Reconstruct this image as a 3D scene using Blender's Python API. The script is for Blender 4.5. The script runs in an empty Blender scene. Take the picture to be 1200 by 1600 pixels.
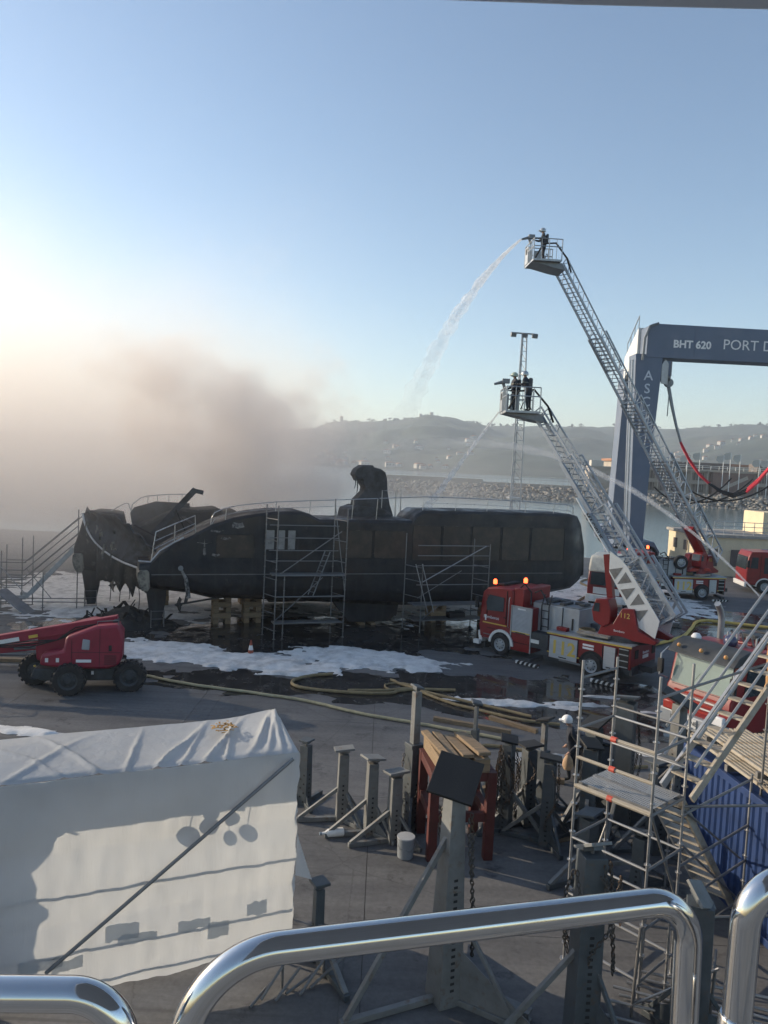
import bpy, math, random
from mathutils import Vector, Matrix, noise
random.seed(11)
V = Vector
sc = bpy.context.scene
COL = sc.collection
rad = math.radians

# ---------------------------------------------------------------- camera
pitch, roll = rad(3.72), rad(2.8)
fwd = V((0, math.cos(pitch), -math.sin(pitch)))
r0 = V((1, 0, 0)); u0 = r0.cross(fwd)
right = r0*math.cos(roll)+u0*math.sin(roll); up = u0*math.cos(roll)-r0*math.sin(roll)
cd = bpy.data.cameras.new('camera'); cam = bpy.data.objects.new('camera', cd); COL.objects.link(cam)
cm = Matrix((right, up, -fwd)).transposed().to_4x4(); cm.translation = V((0, 0, 8.5))
cam.matrix_world = cm
cd.sensor_fit = 'HORIZONTAL'; cd.sensor_width = 36; cd.lens = 36; cd.clip_start = .05; cd.clip_end = 30000
sc.camera = cam

# ---------------------------------------------------------------- sky, sun, exposure
SUN_EL = rad(18)
sdir = V((-.927*math.cos(SUN_EL), .375*math.cos(SUN_EL), math.sin(SUN_EL))).normalized()
w = bpy.data.worlds.new('World'); sc.world = w; w.use_nodes = True
nt = w.node_tree; bg = nt.nodes['Background']
sky = nt.nodes.new('ShaderNodeTexSky'); sky.sky_type = 'NISHITA'; sky.sun_disc = False
sky.sun_elevation = SUN_EL; sky.sun_rotation = math.atan2(sdir.x, sdir.y) % (2*math.pi)
sky.altitude = 0; sky.air_density = 1.0; sky.dust_density = .55; sky.ozone_density = 1.5
nt.links.new(sky.outputs[0], bg.inputs[0]); bg.inputs[1].default_value = .11
ld = bpy.data.lights.new('sun', 'SUN'); ld.energy = 3.9; ld.angle = rad(.6); ld.color = (1, .83, .62)
sun = bpy.data.objects.new('sun', ld); COL.objects.link(sun)
sun.rotation_euler = sdir.to_track_quat('Z', 'Y').to_euler(); sun.location = sdir*200
vs = sc.view_settings; vs.view_transform = 'Standard'; vs.look = 'None'; vs.gamma = 1; vs.exposure = .82
vs.use_curve_mapping = False
cy = sc.cycles
cy.use_denoising = True; cy.volume_bounces = 5; cy.max_bounces = 8; cy.transparent_max_bounces = 24
cy.volume_step_rate = 1; cy.use_adaptive_sampling = True; cy.adaptive_threshold = .02; cy.volume_max_steps = 128

# ---------------------------------------------------------------- materials
MATS = {}
def new_mat(name):
    m = bpy.data.materials.new(name); m.use_nodes = True
    return m, m.node_tree, m.node_tree.nodes['Principled BSDF']
def N(nt, t, **k):
    n = nt.nodes.new(t)
    for a, b in k.items():
        if a in n.inputs.keys(): n.inputs[a].default_value = b
        else: setattr(n, a, b)
    return n
def col4(c): return (c[0], c[1], c[2], 1)
def mat(name, c, rough=.6, metal=0, var=.25, scale=2.0, bump=.0, bscale=30, tint=None, tscale=.8, tlo=.5, thi=.62, spec=None, detail=6, stretch=None):
    """paint or metal: noise-driven value variation, roughness wear, optional second colour in patches"""
    if name in MATS: return MATS[name]
    m, nt, b = new_mat(name); L = nt.links.new
    tc = N(nt, 'ShaderNodeTexCoord')
    src = tc.outputs['Object']
    if stretch:
        mp = N(nt, 'ShaderNodeMapping'); mp.inputs['Scale'].default_value = stretch; L(src, mp.inputs[0]); src = mp.outputs[0]
    n1 = N(nt, 'ShaderNodeTexNoise', Scale=scale, Detail=detail, Roughness=.65); L(src, n1.inputs['Vector'])
    r1 = N(nt, 'ShaderNodeMapRange'); r1.inputs['From Min'].default_value = .3; r1.inputs['From Max'].default_value = .7
    r1.inputs['To Min'].default_value = 1-var; r1.inputs['To Max'].default_value = 1+var; L(n1.outputs[0], r1.inputs[0])
    mx = N(nt, 'ShaderNodeVectorMath', operation='SCALE'); mx.inputs[0].default_value = c
    L(r1.outputs[0], mx.inputs['Scale']); out = mx.outputs[0]
    if tint:
        n2 = N(nt, 'ShaderNodeTexNoise', Scale=tscale, Detail=8, Roughness=.7); L(src, n2.inputs['Vector'])
        r2 = N(nt, 'ShaderNodeMapRange'); r2.inputs['From Min'].default_value = tlo; r2.inputs['From Max'].default_value = thi
        L(n2.outputs[0], r2.inputs[0])
        mm = N(nt, 'ShaderNodeMix', data_type='RGBA'); L(r2.outputs[0], mm.inputs[0]); L(out, mm.inputs[6]); mm.inputs[7].default_value = col4(tint)
        out = mm.outputs[2]
    L(out, b.inputs['Base Color'])
    r3 = N(nt, 'ShaderNodeMapRange'); r3.inputs['To Min'].default_value = max(.02, rough-.12); r3.inputs['To Max'].default_value = min(1, rough+.12)
    L(n1.outputs[0], r3.inputs[0]); L(r3.outputs[0], b.inputs['Roughness'])
    b.inputs['Metallic'].default_value = metal
    if spec is not None: b.inputs['Specular IOR Level'].default_value = spec
    if bump:
        n3 = N(nt, 'ShaderNodeTexNoise', Scale=bscale, Detail=5); L(src, n3.inputs['Vector'])
        bp = N(nt, 'ShaderNodeBump', Strength=bump, Distance=.02); L(n3.outputs[0], bp.inputs['Height']); L(bp.outputs[0], b.inputs['Normal'])
    MATS[name] = m
    return m

galv = mat('galvanised_tube', (.33, .335, .34), .45, .75, .2, 6, .1, tint=(.25, .2, .16), tscale=3, tlo=.58, thi=.75)
galv_dk = mat('weathered_tube', (.2, .2, .2), .55, .6, .25, 5, .1, tint=(.16, .1, .07), tscale=3, tlo=.55, thi=.75)
alu = mat('aluminium', (.36, .38, .4), .45, .6, .15, 4, .05)
alu_dk = mat('dull_aluminium', (.19, .205, .22), .5, .55, .2, 4, .05)
chrome = mat('polished_steel', (.62, .62, .62), .07, 1, .05, 3)
chrome.node_tree.nodes['Principled BSDF'].inputs['Roughness'].default_value = .07
def hull_material():
    m, nt, b = new_mat('scorched_black_hull'); L = nt.links.new
    tc = N(nt, 'ShaderNodeTexCoord'); P = tc.outputs['Object']
    def nz(sc, det, st=None, ro=.65):
        src = P
        if st: mp = N(nt, 'ShaderNodeMapping'); mp.inputs['Scale'].default_value = st; L(P, mp.inputs[0]); src = mp.outputs[0]
        n = N(nt, 'ShaderNodeTexNoise', Scale=sc, Detail=det, Roughness=ro); L(src, n.inputs['Vector']); return n.outputs[0]
    def ramp(s_, a, c): r = N(nt, 'ShaderNodeMapRange'); r.inputs['From Min'].default_value = a; r.inputs['From Max'].default_value = c; L(s_, r.inputs[0]); return r.outputs[0]
    cur = None
    for fac, colr in ((ramp(nz(.45, 7), .46, .66), (.022, .0145, .0115)), (ramp(nz(1.0, 8, (2.6, 2.6, .22)), .54, .7), (.026, .026, .027)), (ramp(nz(2.2, 9), .62, .7), (.05, .047, .045)), (ramp(nz(.7, 6, (1, 1, .5)), .58, .7), (.005, .005, .006))):
        mx = N(nt, 'ShaderNodeMix', data_type='RGBA'); L(fac, mx.inputs[0]); mx.inputs[7].default_value = col4(colr)
        if cur is None: mx.inputs[6].default_value = (.0095, .0115, .0155, 1)
        else: L(cur, mx.inputs[6])
        cur = mx.outputs[2]
    L(cur, b.inputs['Base Color'])
    r = N(nt, 'ShaderNodeMapRange'); r.inputs['From Min'].default_value = .35; r.inputs['From Max'].default_value = .62; r.inputs['To Min'].default_value = .28; r.inputs['To Max'].default_value = .8; L(nz(.8, 6), r.inputs[0]); L(r.outputs[0], b.inputs['Roughness'])
    bp = N(nt, 'ShaderNodeBump', Strength=.3, Distance=.03); L(nz(5, 7), bp.inputs['Height'])
    bq = N(nt, 'ShaderNodeBump', Strength=.07, Distance=.25); L(nz(.9, 3), bq.inputs['Height']); L(bp.outputs[0], bq.inputs['Normal']); L(bq.outputs[0], b.inputs['Normal'])
    return m
hullm = hull_material()
char = mat('charred', (.02, .019, .018), .85, 0, .6, 2.5, .6, 14, tint=(.13, .12, .11), tscale=3.5, tlo=.56, thi=.72)
ashm = mat('ash_grey_composite', (.045, .048, .054), .8, 0, .5, 1.5, .4, 10, tint=(.018, .018, .018), tscale=1.6, tlo=.46, thi=.6)
stripe_m = mat('boot_stripe', (.1, .1, .1), .5, 0, .3, 2)
sternm = mat('stern_gelcoat', (.22, .2, .165), .4, 0, .3, 2, tint=(.04, .038, .035), tscale=2.6, tlo=.44, thi=.6)
tinted = mat('tinted_glass', (.036, .024, .019), .38, 0, .6, 1.2, tint=(.012, .011, .011), tscale=1.1, tlo=.42, thi=.6)
red = mat('fire_red', (.2, .011, .013), .35, 0, .14, 1.5, .02, tint=(.12, .009, .01), tscale=1.2, tlo=.55, thi=.8)
red_or = mat('orange_red', (.36, .03, .02), .35, 0, .12, 1.5)
liftred = mat('lift_red', (.25, .018, .04), .5, 0, .2, 2, .05, tint=(.14, .02, .03), tscale=2, tlo=.55, thi=.8)
rustred = mat('red_oxide_paint', (.07, .011, .01), .62, 0, .25, 3, .1, tint=(.045, .014, .012), tscale=4, tlo=.55, thi=.75)
white = mat('white_paint', (.68, .68, .66), .45, 0, .08, 2, .02, tint=(.5, .48, .44), tscale=2, tlo=.55, thi=.8)
cream = mat('cream_render', (.62, .54, .38), .8, 0, .1, 1, .1)
greyp = mat('grey_panel', (.33, .35, .37), .5, .2, .12, 2)
lightgrey = mat('light_grey_panel', (.42, .44, .46), .45, .2, .1, 2, stretch=(1, 1, 6))
def ribbed(name, c):
    m, nt, b = new_mat(name); L = nt.links.new
    tc = N(nt, 'ShaderNodeTexCoord'); wv = N(nt, 'ShaderNodeTexWave', bands_direction='Z', Scale=5.5, Distortion=.1); L(tc.outputs['Object'], wv.inputs['Vector'])
    nz = N(nt, 'ShaderNodeTexNoise', Scale=3, Detail=6); L(tc.outputs['Object'], nz.inputs['Vector'])
    mr_ = N(nt, 'ShaderNodeMapRange'); mr_.inputs['To Min'].default_value = .7; mr_.inputs['To Max'].default_value = 1.2; L(nz.outputs[0], mr_.inputs[0])
    mx = N(nt, 'ShaderNodeVectorMath', operation='SCALE'); mx.inputs[0].default_value = c; L(mr_.outputs[0], mx.inputs['Scale']); L(mx.outputs[0], b.inputs['Base Color'])
    bp = N(nt, 'ShaderNodeBump', Strength=.8, Distance=.02); L(wv.outputs[0], bp.inputs['Height']); L(bp.outputs[0], b.inputs['Normal'])
    b.inputs['Metallic'].default_value = .4; b.inputs['Roughness'].default_value = .42
    return m
shutter_m = ribbed('roller_shutter', (.4, .42, .44))
yellow = mat('yellow_marking', (.6, .42, .08), .5, 0, .1, 3)
standm = mat('stand_grey_paint', (.075, .088, .098), .55, .25, .25, 3, .1, tint=(.1, .075, .055), tscale=5, tlo=.56, thi=.72)
standlt = mat('stand_worn_paint', (.165, .172, .172), .55, .25, .22, 3, .1, tint=(.13, .09, .06), tscale=5, tlo=.56, thi=.72)
blackp = mat('black_pad', (.009, .01, .011), .7, 0, .3, 4, .1)
rubber = mat('rubber', (.02, .02, .021), .8, 0, .35, 5, .2, tint=(.07, .065, .06), tscale=2, tlo=.5, thi=.8)
dark = mat('dark_recess', (.012, .013, .015), .7, 0, .3, 3)
chass = mat('chassis_grey', (.05, .055, .06), .6, .2, .3, 3, .1)
wood = mat('weathered_timber', (.24, .17, .1), .8, 0, .35, 2.2, .35, 12, tint=(.13, .1, .075), tscale=2, tlo=.48, thi=.7, stretch=(1, 9, 9))
plank_m = mat('scaffold_plank', (.33, .3, .25), .75, .0, .2, 2.5, .15, tint=(.25, .2, .14), tscale=3)
blue = mat('container_blue', (.01, .033, .115), .5, 0, .2, 1.2, .06, tint=(.008, .02, .06), tscale=1.5, tlo=.5, thi=.75)
gantry_m = mat('crane_blue_grey', (.1, .135, .2), .55, 0, .1, .25, tint=(.125, .155, .215), tscale=.3)
ladderm = mat('ladder_steel', (.33, .36, .4), .5, .35, .15, 3)
lettr = mat('white_lettering', (.72, .73, .74), .5, 0, .06, 3)
letdk = mat('dark_lettering', (.03, .03, .03), .5, 0, .06, 3)
letpale = mat('pale_lettering', (.5, .55, .62), .5, 0, .06, 3)
lety = mat('yellow_lettering', (.62, .45, .1), .5, 0, .08, 3)
hosem = mat('fire_hose', (.25, .19, .1), .75, 0, .25, 4, .1, tint=(.2, .15, .08), tscale=3)
chainm = mat('chain_steel', (.08, .075, .07), .6, .6, .3, 8, tint=(.12, .07, .04), tscale=4)
slingr = mat('red_sling', (.5, .03, .05), .8, 0, .2, 3)
cone_m = mat('cone_orange', (.3, .06, .03), .6, 0, .15, 3)
stone = mat('rip_rap_stone', (.25, .23, .2), .9, 0, .3, .3, .3, 2)
bldg_m = mat('clubhouse_render', (.36, .32, .27), .85, 0, .12, .2, tint=(.3, .25, .2), tscale=.2)
bldg_dk = mat('clubhouse_dark', (.12, .1, .09), .7, 0, .2, .3)
housew = mat('house_white', (.45, .43, .39), .85, 0, .08, .2)
roofm = mat('roof_tile', (.3, .15, .09), .85, 0, .2, .3)
tanm = mat('tan_canvas_wrap', (.34, .2, .09), .9, 0, .35, 4, .5, 9)
navy = mat('navy_cloth', (.02, .024, .036), .85, 0, .3, 5, .3, 25)
uniform = mat('firefighter_cloth', (.03, .035, .045), .85, 0, .3, 5, .3, 25)
skinm = mat('skin', (.45, .26, .18), .6, 0, .1, 8)
padm = mat('grey_bucket', (.2, .22, .24), .6, 0, .1, 4)
def glass(name, c=(.05, .07, .07), rough=.08):
    return mat(name, c, rough, 0, .2, 1.5)
windsc = mat('windscreen', (.2, .26, .23), .12, 0, .12, 1.2, spec=.8)
cabglass = mat('cab_glass', (.03, .04, .045), .08, 0, .3, 2, spec=.8)
def emis(name, c, s):
    m, nt, b = new_mat(name); b.inputs['Base Color'].default_value = col4(c); b.inputs['Emission Color'].default_value = col4(c); b.inputs['Emission Strength'].default_value = s
    nz = N(nt, 'ShaderNodeTexNoise', Scale=20); nt.links.new(nz.outputs[0], b.inputs['Roughness']); return m
beacon_m = emis('lit_beacon', (1, .09, .025), 4)

# ---------------------------------------------------------------- mesh helpers
class MB:
    def __init__(s): s.v = []; s.f = []; s.M = Matrix.Identity(4)
    def add(s, vs, fs):
        n = len(s.v); s.v += [tuple(s.M @ V(p)) for p in vs]; s.f += [tuple(i+n for i in f) for f in fs]; return s
    def box(s, c, d, R=None, taper=None):
        hx, hy, hz = d[0]/2, d[1]/2, d[2]/2
        t = taper or (1, 1)
        P = [V((x*(t[0] if z > 0 else 1), y*(t[1] if z > 0 else 1), z)) for z in (-hz, hz) for x, y in ((-hx, -hy), (hx, -hy), (hx, hy), (-hx, hy))]
        if R is not None: P = [R @ p for p in P]
        c = V(c)
        return s.add([c+p for p in P], [(3, 2, 1, 0), (4, 5, 6, 7), (0, 1, 5, 4), (1, 2, 6, 5), (2, 3, 7, 6), (3, 0, 4, 7)])
    def bar(s, p, q, w, h=None, upv=(0, 0, 1), taper=1):
        p, q = V(p), V(q); h = h or w; d = (q-p).normalized(); u = V(upv)
        if abs(d.dot(u)) > .98: u = V((0, 1, 0))
        x = d.cross(u).normalized(); u = x.cross(d)
        P = [o+x*a*w/2*k+u*b*h/2*k for o, k in ((p, 1), (q, taper)) for a, b in ((-1, -1), (1, -1), (1, 1), (-1, 1))]
        return s.add(P, [(3, 2, 1, 0), (4, 5, 6, 7), (0, 1, 5, 4), (1, 2, 6, 5), (2, 3, 7, 6), (3, 0, 4, 7)])
    def tube(s, pts, r, n=8, cap=True):
        pts = [V(p) for p in pts]; m = len(pts)
        rs = r if isinstance(r, (list, tuple)) else [r]*m
        ref = None; P = []
        for i, p in enumerate(pts):
            d = (pts[min(i+1, m-1)]-pts[max(i-1, 0)]).normalized()
            if ref is None:
                ref = V((0, 0, 1)) if abs(d.z) < .9 else V((1, 0, 0))
            x = d.cross(ref)
            if x.length < 1e-4: x = d.orthogonal()
            x.normalize(); y = x.cross(d).normalized(); ref = y
            for k in range(n):
                a = 2*math.pi*k/n; P.append(p+(x*math.cos(a)+y*math.sin(a))*rs[i])
        F = [(i*n+k, i*n+(k+1) % n, (i+1)*n+(k+1) % n, (i+1)*n+k) for i in range(m-1) for k in range(n)]
        if cap: F += [tuple(range(n-1, -1, -1)), tuple(range((m-1)*n, m*n))]
        return s.add(P, F)
    def prism(s, poly, d0, d1, axes='xz'):
        """extrude a 2-D outline along the remaining axis from d0 to d1"""
        n = len(poly)
        def mk(a, b, d): return {'xz': (a, d, b), 'xy': (a, b, d), 'yz': (d, a, b)}[axes]
        P = [mk(a, b, d) for d in (d0, d1) for a, b in poly]
        F = [tuple(range(n)), tuple(range(2*n-1, n-1, -1))]+[(i, i+n, (i+1) % n+n, (i+1) % n) for i in range(n)]
        return s.add(P, F)
    def lathe(s, prof, n=16, axis='z', c=(0, 0, 0), cap=True):
        P = []
        for r, h in prof:
            for k in range(n):
                a = 2*math.pi*k/n; x, y = r*math.cos(a), r*math.sin(a)
                P.append(V(c)+V({'z': (x, y, h), 'y': (x, h, y), 'x': (h, x, y)}[axis]))
        m = len(prof)
        F = [(i*n+k, i*n+(k+1) % n, (i+1)*n+(k+1) % n, (i+1)*n+k) for i in range(m-1) for k in range(n)]
        if cap: F += [tuple(range(n-1, -1, -1)), tuple(range((m-1)*n, m*n))]
        return s.add(P, F)
    def sphere(s, c, r, n=10, m=6, sq=(1, 1, 1)):
        prof = [(max(1e-3, math.sin(math.pi*i/m)), -math.cos(math.pi*i/m)) for i in range(m+1)]
        P = []
        for q, h in prof:
            for k in range(n):
                a = 2*math.pi*k/n; P.append(V(c)+V((q*math.cos(a)*sq[0], q*math.sin(a)*sq[1], h*sq[2]))*r)
        F = [(i*n+k, i*n+(k+1) % n, (i+1)*n+(k+1) % n, (i+1)*n+k) for i in range(m) for k in range(n)]
        return s.add(P, F)
    def mesh(s, name, m, ang=38):
        me = bpy.data.meshes.new(name); me.from_pydata(s.v, [], s.f); me.materials.append(m)
        me.polygons.foreach_set('use_smooth', [True]*len(me.polygons)); me.update()
        me.set_sharp_from_angle(angle=rad(ang))
        return me
    def build(s, name, m, parent=None, bevel=0, ang=38):
        o = bpy.data.objects.new(name, s.mesh(name, m, ang)); COL.objects.link(o)
        if parent: o.parent = parent
        if bevel:
            b = o.modifiers.new('bevel', 'BEVEL'); b.width = bevel; b.segments = 2; b.limit_method = 'ANGLE'; b.angle_limit = rad(40)
        return o
def tag(o, label, cat, group=None, kind=None):
    if label: o['label'] = label
    if cat: o['category'] = cat
    if group: o['group'] = group
    if kind: o['kind'] = kind
    return o
def thing(name, label, cat, loc=(0, 0, 0), rz=0, group=None):
    o = bpy.data.objects.new(name, None); COL.objects.link(o); o.empty_display_size = .2
    o.location = loc; o.rotation_euler = (0, 0, rad(rz)); return tag(o, label, cat, group)
def struct(name, mb, m, kind='structure'):
    o = mb.build(name, m); o['kind'] = kind; return o
def copy_tree(o, parent=None):
    c = o.copy(); COL.objects.link(c); c.parent = parent
    for ch in o.children: copy_tree(ch, c)
    return c
UNIT = {}
def rod(name, p, q, r, m, parent=None, n=8):
    """round tube as its own object, sharing one unit cylinder per material"""
    k = (m.name, n)
    if k not in UNIT:
        UNIT[k] = MB().tube([(0, 0, 0), (0, 0, 1)], 1, n).mesh('tube', m)
    o = bpy.data.objects.new(name, UNIT[k]); COL.objects.link(o)
    p, q = V(p), V(q); d = q-p
    o.parent = parent
    o.matrix_local = Matrix.Translation(p) @ d.to_track_quat('Z', 'X').to_matrix().to_4x4() @ Matrix.Diagonal((r, r, d.length, 1))
    return o
def pole(p, q, parent, m=galv, r=.0242, name='standard', step=.5, ros=True):
    """scaffold upright with its rosettes"""
    p, q = V(p), V(q); L = (q-p).length; d = (q-p).normalized()
    b = MB().tube([p, q], r, 8)
    if ros:
        for i in range(1, int(L/step)+1):
            c = p+d*(i*step-.2)
            if i*step-.2 < L: b.tube([c-d*.006, c+d*.006], .058, 8)
        b.tube([p, p+V((0, 0, .02))], .075, 8)
    return b.build(name, m, parent)
FONT = {}
def text(s, name, m, parent, size, M, extrude=.004, bold=0, align='CENTER', space=1):
    c = bpy.data.curves.new('t', 'FONT'); c.body = s; c.size = size; c.extrude = extrude; c.align_x = align; c.align_y = 'CENTER'; c.offset = bold; c.space_character = space
    c.resolution_u = 3
    t = bpy.data.objects.new('t', c); COL.objects.link(t)
    me = bpy.data.meshes.new_from_object(t.evaluated_get(bpy.context.evaluated_depsgraph_get()))
    COL.objects.unlink(t); bpy.data.objects.remove(t); me.materials.clear(); me.materials.append(m); me.name = name
    o = bpy.data.objects.new(name, me); COL.objects.link(o); o.parent = parent; o.matrix_local = M
    return o
def face_M(o, x, y):
    """matrix for text: origin o, text runs along x, its up is y"""
    x, y = V(x).normalized(), V(y).normalized(); z = x.cross(y)
    M = Matrix((x, y, z)).transposed().to_4x4(); M.translation = V(o); return M
def fbm(x, y, z=0, o=4): return noise.fractal(V((x, y, z)), 1.0, 2.0, o)
def sstep(a, b, x):
    t = max(0, min(1, (x-a)/(b-a))); return t*t*(3-2*t)

# ================================================================ THE SETTING
# ---- yard
def concrete():
    m, nt, b = new_mat('yard_concrete'); L = nt.links.new
    tc = N(nt, 'ShaderNodeTexCoord'); P = tc.outputs['Object']
    n1 = N(nt, 'ShaderNodeTexNoise', Scale=.35, Detail=9, Roughness=.62); L(P, n1.inputs['Vector'])
    n2 = N(nt, 'ShaderNodeTexNoise', Scale=9, Detail=6, Roughness=.7); L(P, n2.inputs['Vector'])
    mp = N(nt, 'ShaderNodeMapping'); mp.inputs['Rotation'].default_value = (0, 0, rad(-18)); mp.inputs['Scale'].default_value = (.25, 2.6, 1); L(P, mp.inputs[0])
    n3 = N(nt, 'ShaderNodeTexNoise', Scale=.7, Detail=8, Roughness=.6); L(mp.outputs[0], n3.inputs['Vector'])
    cr = N(nt, 'ShaderNodeValToRGB'); e = cr.color_ramp.elements
    e[0].position = .34; e[0].color = (.07, .071, .074, 1); e[1].position = .68; e[1].color = (.165, .164, .163, 1)
    ad = N(nt, 'ShaderNodeMath', operation='MULTIPLY_ADD'); L(n3.outputs[0], ad.inputs[0]); ad.inputs[1].default_value = .5
    h1 = N(nt, 'ShaderNodeMath', operation='MULTIPLY'); L(n1.outputs[0], h1.inputs[0]); h1.inputs[1].default_value = .5
    L(h1.outputs[0], ad.inputs[2]); L(ad.outputs[0], cr.inputs[0])
    mm = N(nt, 'ShaderNodeMix', data_type='RGBA', blend_type='MULTIPLY'); mm.inputs[0].default_value = .55
    c2 = N(nt, 'ShaderNodeMapRange'); c2.inputs['From Min'].default_value = .3; c2.inputs['From Max'].default_value = .65; c2.inputs['To Min'].default_value = .55; c2.inputs['To Max'].default_value = 1.15
    L(n2.outputs[0], c2.inputs[0]); L(cr.outputs[0], mm.inputs[6]); L(c2.outputs[0], mm.inputs[7])
    # dark oil and soot stains
    n4 = N(nt, 'ShaderNodeTexNoise', Scale=.9, Detail=10, Roughness=.75); L(P, n4.inputs['Vector'])
    s4 = N(nt, 'ShaderNodeMapRange'); s4.inputs['From Min'].default_value = .565; s4.inputs['From Max'].default_value = .66; L(n4.outputs[0], s4.inputs[0])
    m4 = N(nt, 'ShaderNodeMix', data_type='RGBA'); L(s4.outputs[0], m4.inputs[0]); L(mm.outputs[2], m4.inputs[6]); m4.inputs[7].default_value = (.045, .045, .046, 1)
    vo = N(nt, 'ShaderNodeTexVoronoi', feature='DISTANCE_TO_EDGE', Scale=.22); dn = N(nt, 'ShaderNodeMix', data_type='VECTOR'); dn.inputs[0].default_value = .12
    L(P, dn.inputs[4]); L(n2.outputs[1], dn.inputs[5]); L(dn.outputs[1], vo.inputs['Vector'])
    ck = N(nt, 'ShaderNodeMapRange'); ck.inputs['From Min'].default_value = .0; ck.inputs['From Max'].default_value = .004; ck.inputs['To Min'].default_value = .4; ck.inputs['To Max'].default_value = 0; L(vo.outputs['Distance'], ck.inputs[0])
    m5 = N(nt, 'ShaderNodeMix', data_type='RGBA'); L(ck.outputs[0], m5.inputs[0]); L(m4.outputs[2], m5.inputs[6]); m5.inputs[7].default_value = (.03, .03, .03, 1)
    # pale tyre scuffs
    mt = N(nt, 'ShaderNodeMapping'); mt.inputs['Rotation'].default_value = (0, 0, rad(38)); mt.inputs['Scale'].default_value = (.12, 5, 1); L(P, mt.inputs[0])
    n6 = N(nt, 'ShaderNodeTexNoise', Scale=.9, Detail=4); L(mt.outputs[0], n6.inputs['Vector'])
    s6 = N(nt, 'ShaderNodeMapRange'); s6.inputs['From Min'].default_value = .62; s6.inputs['From Max'].default_value = .72; s6.inputs['To Max'].default_value = .5; L(n6.outputs[0], s6.inputs[0])
    m6 = N(nt, 'ShaderNodeMix', data_type='RGBA'); L(s6.outputs[0], m6.inputs[0]); L(m5.outputs[2], m6.inputs[6]); m6.inputs[7].default_value = (.045, .045, .047, 1)
    L(m6.outputs[2], b.inputs['Base Color'])
    r = N(nt, 'ShaderNodeMapRange'); r.inputs['To Min'].default_value = .85; r.inputs['To Max'].default_value = .55; L(n4.outputs[0], r.inputs[0]); L(r.outputs[0], b.inputs['Roughness'])
    bp = N(nt, 'ShaderNodeBump', Strength=.25, Distance=.02); L(n2.outputs[0], bp.inputs['Height']); L(bp.outputs[0], b.inputs['Normal'])
    return m
conc = concrete()
# slabs of poured concrete with saw-cut joints between them
yard = struct('yard', MB().box((-35, 18, -1.56), (250, 116, 3.06)), mat('joint_filler', (.05, .048, .045), .9, 0, .3, 2))
gx = [-160, -60, -36, -24] + [-18+6*i for i in range(13)] + [66, 90]
gy = [-40, -10, 2] + [8+5.5*i for i in range(8)] + [58, 76]
for i in range(len(gx)-1):
    for j in range(len(gy)-1):
        x0, x1, y0, y1 = gx[i]+.006, gx[i+1]-.006, gy[j]+.006, gy[j+1]-.006
        MB().box(((x0+x1)/2, (y0+y1)/2, -.02), (x1-x0, y1-y0, .04)).build('concrete_slab', conc, yard)
# ---- water
def watermat():
    m, nt, b = new_mat('harbour_water'); L = nt.links.new
    tc = N(nt, 'ShaderNodeTexCoord')
    n1 = N(nt, 'ShaderNodeTexNoise', Scale=.8, Detail=5, Roughness=.6)
    mp = N(nt, 'ShaderNodeMapping'); mp.inputs['Scale'].default_value = (.35, 1, 1); L(tc.outputs['Object'], mp.inputs[0]); L(mp.outputs[0], n1.inputs['Vector'])
    bp = N(nt, 'ShaderNodeBump', Strength=.35, Distance=.25); L(n1.outputs[0], bp.inputs['Height']); L(bp.outputs[0], b.inputs['Normal'])
    b.inputs['Base Color'].default_value = (.05, .085, .09, 1); b.inputs['Roughness'].default_value = .14
    return m
struct('water', MB().add([(-5800, 76.5, -1.5), (5800, 76.5, -1.5), (5800, 5800, -1.5), (-5800, 5800, -1.5)], [(0, 1, 2, 3)]), watermat())
# ---- hills
RID = [(-900, 25), (-300, 30), (0, 45), (300, 70), (480, 92), (500, 106), (512, 115), (560, 120), (600, 126), (640, 134), (660, 140), (690, 138), (712, 131), (760, 127), (830, 131), (900, 137), (960, 141), (1030, 140), (1100, 152), (1200, 170), (1500, 185), (2200, 150)]
def ridge(px):
    for (a, za), (b, zb) in zip(RID, RID[1:]):
        if px <= b: return za+(zb-za)*max(0, (px-a))/(b-a)
    return RID[-1][1]
def hz(X, Y):
    px = 600+1200*X/Y
    s = sstep(1020, 2250, Y)
    z = -2.5+3.5*sstep(1000, 1060, Y)+(ridge(px)*Y/2250)*s**.8*(1 if Y < 2250 else 1)
    z += fbm(X/260, Y/260, 3)*26*sstep(1050, 1500, Y)*(1-sstep(1950, 2250, Y)) + fbm(X/45, Y/45, 1)*5*s + fbm(X/14, Y/14, 8, 3)*3.2*s
    z += 62*math.exp(-((px-1240)/170)**2-((Y-1420)/260)**2)
    z += 20*math.exp(-((px-830)/120)**2-((Y-1350)/220)**2)
    return z
b = MB(); rows = 90; cols = 330
ys = [1000+(2260-1000)*i/(rows-12) for i in range(rows-11)]+[2260+90*i for i in range(1, 12)]
P = []
for Y in ys:
    for j in range(cols+1):
        px = -700+2900*j/cols
        X = (px-600)/1200*Y
        P.append((X, Y, hz(X, min(Y, 2260)) - max(0, Y-2260)*.05))
b.add(P, [(i*(cols+1)+j, i*(cols+1)+j+1, (i+1)*(cols+1)+j+1, (i+1)*(cols+1)+j) for i in range(len(ys)-1) for j in range(cols)])
hill = mat('wooded_hillside', (.03, .043, .028), .95, 0, .55, .03, .0, tint=(.075, .07, .05), tscale=.008, tlo=.53, thi=.66)
struct('hills', b, hill)
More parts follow.
